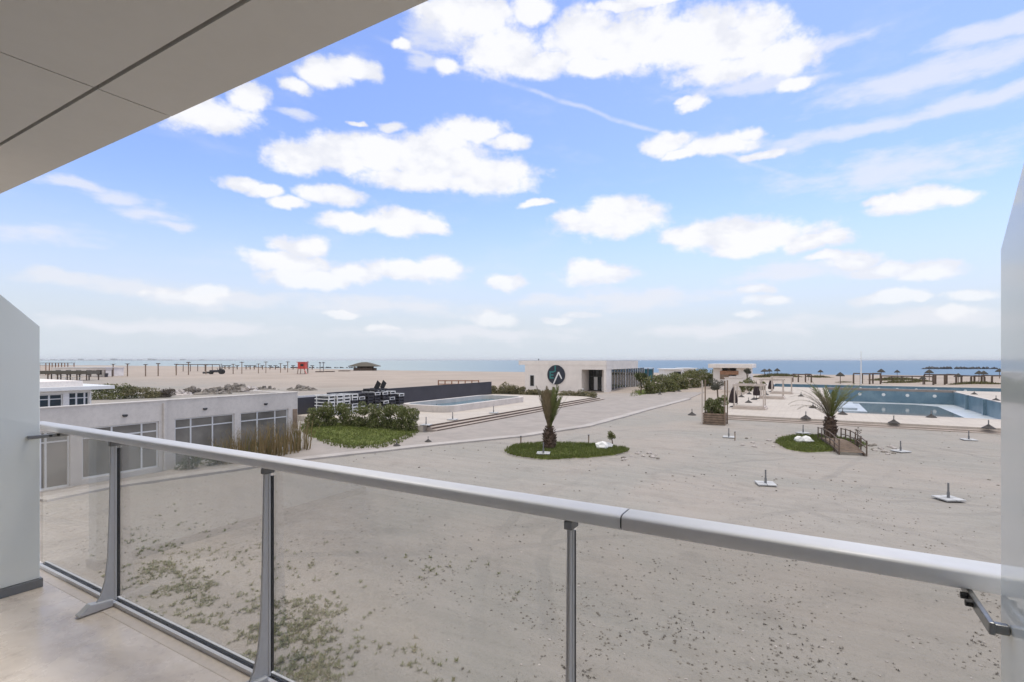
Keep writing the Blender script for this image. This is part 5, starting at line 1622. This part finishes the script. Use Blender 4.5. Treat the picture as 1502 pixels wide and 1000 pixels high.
# palm with its fronds tied upright
p = P(806,657,.08); root = empty('palm_tree', tuple(p), 'upright palm with bundled fronds on the nearer left turf island', 'palm')
H1 = 1.32
palm_trunk(root, H1, .30, .34, .16, 1)
rnd = random.Random(5)
vx = Vector((CS, SN, 0))
for k in range(38):
    az = k*2.39996+rnd.uniform(-.3,.3); inner = (k % 3)/3
    el = R(rnd.uniform(73, 87)) if k < 34 else R(rnd.uniform(66, 75))
    dirh = Vector((math.cos(az), math.sin(az), 0)); side = dirh.dot(vx)
    m_ = M['frond_brown'] if side < -.15+rnd.uniform(-.35,.35) else M['frond']
    if rnd.random() < .2: m_ = M['frond_grey']
    vs, fs = frond(rnd, (dirh.x*.09, dirh.y*.09, H1-.08), az, el, rnd.uniform(1.95, 2.72), -.03 if k < 30 else .05, .58, R(rnd.uniform(15,24)), .04, 34)
    raw('frond', vs, fs, m_, root)
for (aa, el, l) in ((-.15,63,2.35),(.15,69,2.35),(-.35,74,2.3),(2.75,78,2.45)):
    az = math.atan2(vx.y, vx.x)+aa
    vs, fs = frond(rnd, (0,0,H1-.1), az, R(el), l, .04, .40, R(22), .04, 34); raw('frond', vs, fs, M['frond'], root)
# spreading palm
p = P(1218,642,.08); root = empty('palm_tree', tuple(p), 'spreading palm with arching fronds on the right-hand turf island', 'palm')
H2 = 1.55
palm_trunk(root, H2, .29, .35, .18, 2)
rnd = random.Random(9); base_az = math.atan2(vx.y, vx.x)
spec = []
for k in range(13): spec.append((k*2.39996, rnd.uniform(66,84), rnd.uniform(1.9,2.35), .22, 'frond', 30))      # green heart
for aa, el, l, dr, m_ in ((0.0,55,2.75,.10,'frond'),(.12,61,2.6,.12,'frond'),(-.15,50,2.5,.14,'frond'),(.35,66,2.5,.2,'frond'),(-.4,68,2.4,.25,'frond'),
        (3.14,50,2.9,.42,'frond_grey'),(3.0,58,2.8,.40,'frond_grey'),(3.3,42,2.4,.45,'frond_grey'),(2.8,64,2.6,.30,'frond_grey'),(3.45,66,2.5,.25,'frond_grey'),(3.1,36,2.5,.30,'frond_brown'),
        (1.6,60,2.5,.35,'frond'),(4.7,58,2.4,.35,'frond'),(2.3,60,2.5,.38,'frond_grey'),(3.9,60,2.3,.38,'frond_grey'),(3.14,72,2.6,.22,'frond'),(2.9,76,2.5,.15,'frond')):
    spec.append((base_az+aa, el, l, dr, m_, 36))
for az, el, l, dr, m_, fo in spec:
    l *= 1.13
    vs, fs = frond(rnd, (math.cos(az)*.1, math.sin(az)*.1, H2-.06), az, R(el), l, dr, .44, R(fo+rnd.uniform(-4,8)), .040, 28)
    raw('frond', vs, fs, M[m_], root)

# ------------------------------------------------------------------ ground litter: weeds, dead tufts, clods
def litter(name, n, gen, mat, seed, kind):
    rnd = random.Random(seed); vs = []; fs = []
    k = 0; tries = 0
    while k < n and tries < n*40:
        tries += 1
        q = gen(rnd)
        if q is None: continue
        x, y, s = q; z = ground_z(x, y); k += 1
        if kind == 'tuft':
            for j in range(rnd.randint(6,11)):
                a = rnd.uniform(0,6.283); l = s*rnd.uniform(.5,1.2); w = s*.13; e = rnd.uniform(.25,1.1)
                d = Vector((math.cos(a)*math.cos(e), math.sin(a)*math.cos(e), math.sin(e))); t_ = Vector((-math.sin(a), math.cos(a), 0))*w
                b = Vector((x+d.x*s*.12, y+d.y*s*.12, z-.005)); i = len(vs)
                vs += [b-t_*.6, b+t_*.6, b+d*l*.6+t_, b+d*l, b+d*l*.6-t_]
                fs += [(i,i+1,i+2,i+4),(i+4,i+2,i+3)]
        else:
            i = len(vs); m_ = 6; hgt = s*rnd.uniform(.45,.9); el = rnd.uniform(.6,1.5); a0 = rnd.uniform(0,6.28)
            for r_, zz in ((1.0,-.02),(.8,hgt*.6),(.35,hgt)):
                for j in range(m_):
                    a = 6.283*j/m_; rr_ = s*r_*rnd.uniform(.75,1.25); xx = math.cos(a)*rr_*el; yy = math.sin(a)*rr_
                    vs.append((x+xx*math.cos(a0)-yy*math.sin(a0), y+xx*math.sin(a0)+yy*math.cos(a0), z+zz))
            for lv in range(2):
                for j in range(m_): fs.append((i+lv*m_+j, i+lv*m_+(j+1)%m_, i+(lv+1)*m_+(j+1)%m_, i+(lv+1)*m_+j))
            fs.append(tuple(i+2*m_+j for j in range(m_)))
    o = raw(name, vs, fs, mat); tag(o, kind='stuff')
def pix_gen(px0, px1, py0, py1, s0, s1, thr=None, sc=.5, seed=0.0, power=1.0):
    def g(rnd):
        px = rnd.uniform(px0, px1); py = py0+(py1-py0)*rnd.random()**power
        p = P(px, py)
        if thr is not None and mnoise.fractal(Vector((p.x*sc, p.y*sc, seed)), .8, 2, 3) < thr+rnd.uniform(-.25,.25): return None
        if inpoly(p.x, p.y, poly) or inpoly(p.x, p.y, [(q.x,q.y) for q in ISL1]) or inpoly(p.x, p.y, [(q.x,q.y) for q in ISL2]): return None
        if p.y < 6.5: return None
        return (p.x, p.y, rnd.uniform(s0, s1))
    return g
def weed_gen(blobs, s0, s1):
    def g(rnd):
        cx, cy, sx, sy, rot_ = rnd.choice(blobs)
        a, b = rnd.gauss(0, sx), rnd.gauss(0, sy)
        px, py = cx+a*math.cos(rot_)-b*math.sin(rot_), cy+a*math.sin(rot_)+b*math.cos(rot_)
        if py < 700 or py > 1100: return None
        p = P(px, py)
        if mnoise.fractal(Vector((p.x*1.1, p.y*1.1, 3.0)), .8, 2, 4) < rnd.uniform(-.3,.35): return None
        return (p.x, p.y, rnd.uniform(s0, s1)*(.7+.3*rnd.random()))
    return g
litter('weeds', 1700, weed_gen([(255,830,45,28,.5),(290,880,60,35,.5),(330,900,60,30,.6),(430,930,34,26,.4),(440,905,30,14,0),(400,960,34,22,.2),(235,850,30,30,0),(450,985,40,16,0),(350,840,80,40,.4)], .045, .12), M['weed'], 61, 'tuft')
litter('weeds', 160, pix_gen(40, 760, 800, 1100, .04, .10, .28, .5, 5.0), M['weed'], 62, 'tuft')
litter('dead_tufts', 1000, pix_gen(60, 1500, 700, 1080, .022, .055, .22, .4, 8.0, .8), M['dry_tuft'], 63, 'tuft')
litter('dirt_clods', 1500, pix_gen(60, 1500, 690, 1100, .010, .030, .18, .33, 11.0, .8), M['rubble'], 64, 'clod')
litter('dirt_clods', 170, pix_gen(500, 1480, 612, 720, .02, .06, .05, .4, 12.0), M['rubble'], 65, 'clod')
litter('pale_pebbles', 250, pix_gen(60, 1500, 690, 1100, .015, .035, None, .6, 11.0, .8), M['rubble_pale'], 66, 'clod')

# dune grass on the low green mounds beyond the pools
def dune_patch(patches, seed):
    rnd = random.Random(seed); vs = []; fs = []
    for (px0,px1,py,dep,h,n) in patches:
        a = P(px0,py); b = P(px1,py); ux = (b-a); nrm = Vector((-ux.y, ux.x, 0)).normalized()
        for i in range(n):
            f_ = rnd.random(); w_ = rnd.gauss(0,.33); q = a+ux*f_+nrm*w_*dep; hh_ = h*(1-.7*abs(2*f_-1)**2)*(1-.5*abs(w_))*rnd.uniform(.5,1.1)
            ang_ = rnd.uniform(0,6.28); c, s = math.cos(ang_)*.16, math.sin(ang_)*.16; k = len(vs); lx, ly = rnd.gauss(0,.15), rnd.gauss(0,.15)
            z = ground_z(q.x, q.y)-.05
            vs += [(q.x-c,q.y-s,z),(q.x+c,q.y+s,z),(q.x+lx,q.y+ly,z+hh_)]; fs.append((k,k+1,k+2))
    o = raw('dune_grass', vs, fs, M['dune']); tag(o, kind='stuff')
dune_patch([(1108,1172,552.5,5,1.5,1400),(1186,1216,553,4,.8,600),(1280,1345,556.5,4,1.1,1200),(1296,1345,560.5,2,.9,500),(1225,1252,559.5,1.5,.4,300),(1330,1368,560,2,.7,400),(1395,1470,563.5,1.5,.9,700)], 71)

# ================================================================== SKY, SUN, CAMERA
SUN_EL = R(70)
# veiled high sun, slightly out over the sea
sdir = Vector((.25*math.cos(SUN_EL), .97*math.cos(SUN_EL), math.sin(SUN_EL))).normalized()
sun = bpy.data.lights.new('sun', 'SUN'); sun.energy = 1.3; sun.angle = R(15); sun.color = (1.0, .955, .89)
so = bpy.data.objects.new('sun', sun); C.objects.link(so)
so.rotation_euler = (-sdir).to_track_quat('-Z', 'Y').to_euler()
so.location = sdir*50

def cloud_table():
    cum = """690 25 70 40;740 75 70 38;800 95 60 20;860 60 70 46;930 60 90 48;1020 60 90 46;1100 55 60 42;1150 85 55 32;1090 98 110 22;1170 124 28 11;880 98 80 16;930 5 70 10;780 15 36 22;660 20 40 26;
440 232 45 27;500 225 60 29;560 225 70 31;640 235 90 42;715 258 72 27;610 262 90 19;690 190 55 22;742 208 34 13;650 210 50 28;
430 125 30 11;480 110 45 21;520 105 40 17;300 165 85 30;360 140 30 22;
520 328 60 13;590 328 60 20;625 336 35 13;490 287 45 17;350 268 30 13;388 282 34 11;425 300 30 8;
440 360 42 16;425 385 70 17;460 408 76 17;520 402 50 17;600 397 80 15;645 396 48 18;400 380 40 13;
742 413 29 14;270 434 62 13;295 432 42 17;215 430 14 9;722 469 40 11;878 404 56 16;862 396 35 14;
895 322 85 27;900 308 55 20;840 318 35 15;1060 347 80 25;1120 345 92 23;1190 353 60 14;1080 366 60 12;1010 347 38 17;785 297 25 6;
1335 296 70 18;1390 293 45 14;1290 294 35 9;1250 382 50 16;1300 396 70 14;1370 399 60 16;1210 376 25 7;1300 439 58 11;1350 441 22 7;
1110 425 22 8;1125 443 30 9;1105 464 20 6;1400 461 32 9;1430 437 46 9;1015 157 28 12;1000 152 15 7;1050 213 60 13;980 210 36 15;1095 196 25 10;1120 224 40 7;1000 226 30 7;
655 96 22 15;597 65 16 8;850 463 30 5;820 471 22 6;575 187 20 8;525 183 15 5;560 484 22 5;500 462 26 6"""
    wisp = """1400 100 260 26;1420 152 220 15;1330 243 190 30;1450 45 120 16;1235 62 60 13;1260 190 160 14;110 275 55 8;170 291 55 11;222 312 58 15;258 329 42 10;640 45 50 40;200 420 130 14;90 410 70 12;350 440 120 18;560 450 160 16;900 440 180 16;1150 400 120 16;1300 470 200 14;250 480 180 12;700 490 200 12;1050 485 160 12;60 340 90 18;430 165 40 8;620 95 20 14;1090 130 110 14"""
    def conv(s):
        r = []
        for it in s.replace('\n', '').split(';'):
            px, py, rx, ry = map(float, it.split())
            a = (px-751)/F; b = (HZ-py)/F
            az = math.atan(a) - YAW            # measured from the outward normal, to the right
            k = math.sqrt(1+a*a)
            el = math.atan(b/k)
            r.append((az, el, rx/F/(k*k), ry/F/k/(1+(b/k)**2)))
        return r
    return conv(cum), conv(wisp)

def make_world():
    w = bpy.data.worlds.new('World'); bpy.context.scene.world = w; w.use_nodes = True
    t = w.node_tree; t.nodes.clear()
    out = t.nodes.new('ShaderNodeOutputWorld')
    bg = N(t, 'ShaderNodeBackground')
    sky = N(t, 'ShaderNodeTexSky', sky_type='NISHITA'); sky.sun_disc = False
    sky.sun_elevation = SUN_EL; sky.sun_rotation = math.atan2(sdir.x, sdir.y)
    sky.air_density = 1.0; sky.dust_density = .6; sky.ozone_density = 1.0
    tc = N(t, 'ShaderNodeTexCoord'); v = tc.outputs['Generated']
    sep = N(t, 'ShaderNodeSeparateXYZ'); L(t, v, sep.inputs[0])
    az = N(t, 'ShaderNodeMath', operation='ARCTAN2'); L(t, sep.outputs[0], az.inputs[0]); L(t, sep.outputs[1], az.inputs[1])
    el = N(t, 'ShaderNodeMath', operation='ARCSINE'); L(t, sep.outputs[2], el.inputs[0])
    ang = N(t, 'ShaderNodeCombineXYZ'); L(t, az.outputs[0], ang.inputs[0]); L(t, el.outputs[0], ang.inputs[1])
    # ragged outlines: bend the lookup with two sizes of turbulence
    def nz(scale, detail, rough, stretch=(1,1,1)):
        mp = N(t, 'ShaderNodeMapping'); mp.inputs['Scale'].default_value = stretch; L(t, ang.outputs[0], mp.inputs[0])
        n = N(t, 'ShaderNodeTexNoise', noise_dimensions='2D'); L(t, mp.outputs[0], n.inputs['Vector'])
        n.inputs['Scale'].default_value = scale; n.inputs['Detail'].default_value = detail; n.inputs['Roughness'].default_value = rough
        return n
    def vm(op, a, b):
        n = N(t, 'ShaderNodeVectorMath', operation=op)
        for i, q in enumerate((a, b)):
            if isinstance(q, tuple): n.inputs[i].default_value = q
            else: L(t, q, n.inputs[i])
        return n
    n1 = nz(12, 5, .52)
    wv = vm('MULTIPLY', vm('SUBTRACT', n1.outputs['Color'], (.5,.5,.5)).outputs[0], (.050,.028,0))
    pt = vm('ADD', ang.outputs[0], wv.outputs[0]).outputs[0]
    cum, wisp = cloud_table()
    def field(tab, flat):
        cur = None
        for a, e, ra, re in tab:
            n = N(t, 'ShaderNodeVectorMath', operation='MULTIPLY_ADD')
            L(t, pt, n.inputs[0]); n.inputs[1].default_value = (1/ra, 1/re, 0); n.inputs[2].default_value = (-a/ra, -e/re, 0)
            l = N(t, 'ShaderNodeVectorMath', operation='LENGTH'); L(t, n.outputs[0], l.inputs[0])
            if cur is None: cur = l.outputs['Value']
            else:
                s = N(t, 'ShaderNodeMath', operation='MINIMUM')
                L(t, cur, s.inputs[0]); L(t, l.outputs['Value'], s.inputs[1])
                cur = s.outputs[0]
        return cur
    d1 = field(cum, True); d2 = field(wisp, False)
    fb = nz(22, 7, .62, (1,1.5,1)).outputs[0]
    fb2 = nz(9, 7, .62, (1,3.2,1)).outputs[0]
    m1 = math2(t, 'ADD', math2(t, 'MULTIPLY', math2(t, 'SUBTRACT', 1.0, d1), 1.15), math2(t, 'MULTIPLY', math2(t, 'SUBTRACT', fb, .5), 1.25))
    mask1 = ramp(t, m1, -.30, .38)
    m2 = math2(t, 'ADD', math2(t, 'SUBTRACT', 1.0, d2), math2(t, 'MULTIPLY', math2(t, 'SUBTRACT', fb2, .5), 2.2))
    mask2 = math2(t, 'MULTIPLY', ramp(t, m2, -.25, .8), .72)
    # high faint veil everywhere in front
    veil = math2(t, 'MULTIPLY', ramp(t, nz(5, 7, .6, (1,3,1)).outputs[0], .5, .8), .16)
    # vapour trail: a thin great-circle streak
    p = [Vector(((px-751)/F, 1, (HZ-py)/F)) for px, py in ((545,55),(1185,268))]
    pw = [Vector((CS*q.x-SN*q.y, SN*q.x+CS*q.y, q.z)) for q in p]
    nrm = pw[0].cross(pw[1]).normalized(); midv = (pw[0].normalized()+pw[1].normalized()).normalized()
    vv = vm('ADD', v, vm('MULTIPLY', vm('SUBTRACT', n1.outputs['Color'], (.5,.5,.5)).outputs[0], (.012,.012,.012)).outputs[0]).outputs[0]
    dt = vm('DOT_PRODUCT', vv, tuple(nrm)); db = vm('DOT_PRODUCT', v, tuple(midv))
    tr = math2(t, 'ABSOLUTE', dt.outputs['Value'])
    trm = ramp(t, tr, .0, .0055, 1, 0)
    half = math.acos(max(-1, min(1, pw[0].normalized().dot(midv))))
    trm = math2(t, 'MULTIPLY', trm, ramp(t, db.outputs['Value'], math.cos(half*1.02), math.cos(half*.8)))
    trm = math2(t, 'MULTIPLY', trm, ramp(t, nz(14, 4, .6).outputs[0], .3, .65, .12, .5))
    # the blue itself: Nishita air, paler towards the sea haze
    s1 = N(t, 'ShaderNodeVectorMath', operation='SCALE'); L(t, sky.outputs[0], s1.inputs[0]); s1.inputs['Scale'].default_value = 1.0
    hz = N(t, 'ShaderNodeMapRange', clamp=True, interpolation_type='SMOOTHERSTEP')
    L(t, sep.outputs[2], hz.inputs[0]); hz.inputs[1].default_value = -.02; hz.inputs[2].default_value = .34
    hz.inputs[3].default_value = SKY_HAZE; hz.inputs[4].default_value = 0.0
    blue = mixc(t, 1.0, sky.outputs[0], SKY_TINT, 'MULTIPLY')
    base = mixc(t, hz.outputs[0], blue, SKY_PALE)
    fs = nz(11, 6, .58, (1,1.7,1)).outputs[0]
    cshade = ramp(t, math2(t, 'ADD', math2(t, 'MULTIPLY', m1, .22), fs), .42, .68)
    ccol = mixc(t, cshade, CLOUD_LO, CLOUD_HI)
    c = mixc(t, math2(t, 'MINIMUM', math2(t, 'ADD', veil, trm), 1.0), base, CLOUD_LO)
    c = mixc(t, mask2, c, CLOUD_LO)
    lowfade = ramp(t, sep.outputs[2], .0, .2, .45, .97)
    c = mixc(t, math2(t, 'MULTIPLY', mask1, lowfade), c, ccol)
    # added out-of-view bright white sky overhead and behind, to light the balcony
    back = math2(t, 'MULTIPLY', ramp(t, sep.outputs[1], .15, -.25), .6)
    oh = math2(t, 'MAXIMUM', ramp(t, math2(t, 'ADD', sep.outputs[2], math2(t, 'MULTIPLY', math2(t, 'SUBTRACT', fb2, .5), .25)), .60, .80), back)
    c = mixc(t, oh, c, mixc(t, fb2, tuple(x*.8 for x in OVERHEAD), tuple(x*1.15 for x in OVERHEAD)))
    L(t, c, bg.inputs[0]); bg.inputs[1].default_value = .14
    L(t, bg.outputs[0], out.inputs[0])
KEX = .14*2**.4
def dv(*c): return tuple(x/KEX for x in c)
SKY_TINT = (.95,.96,1.20); SKY_PALE = dv(.69,.755,.83); SKY_HAZE = 1.0
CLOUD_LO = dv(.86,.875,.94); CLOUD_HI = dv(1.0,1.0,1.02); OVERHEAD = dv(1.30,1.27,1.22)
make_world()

cam = bpy.data.cameras.new('camera')
cam.sensor_width = 36.0; cam.lens = F/1502.0*36.0
cam.shift_y = (HZ-500.0)/1502.0
cam.clip_start = .05; cam.clip_end = 60000
co = bpy.data.objects.new('camera', cam); C.objects.link(co)
co.location = (0, 0, EYE); co.rotation_euler = (R(90), 0, YAW)
sc = bpy.context.scene
sc.camera = co
sc.view_settings.view_transform = 'Standard'; sc.view_settings.look = 'None'
sc.view_settings.exposure = .4; sc.view_settings.gamma = 1.0
sc.render.resolution_x = 1024; sc.render.resolution_y = 681
sc.cycles.max_bounces = 8; sc.cycles.transparent_max_bounces = 16
bpy.context.scene.world.cycles.sampling_method = 'NONE'
sc.cycles.use_denoising = True
# sea haze: one even volume round the whole scene
def haze():
    m, t, out = nt('sea_haze')
    v = N(t, 'ShaderNodeVolumePrincipled'); v.inputs['Color'].default_value = (.97,.98,1,1); v.inputs['Density'].default_value = .00007
    v.inputs['Anisotropy'].default_value = 0.0
    L(t, v.outputs[0], out.inputs['Volume'])
    o = MB().box(-31000,31000,-31000,31000,-5.5,36).build('haze', m)
    tag(o, kind='stuff')
haze()
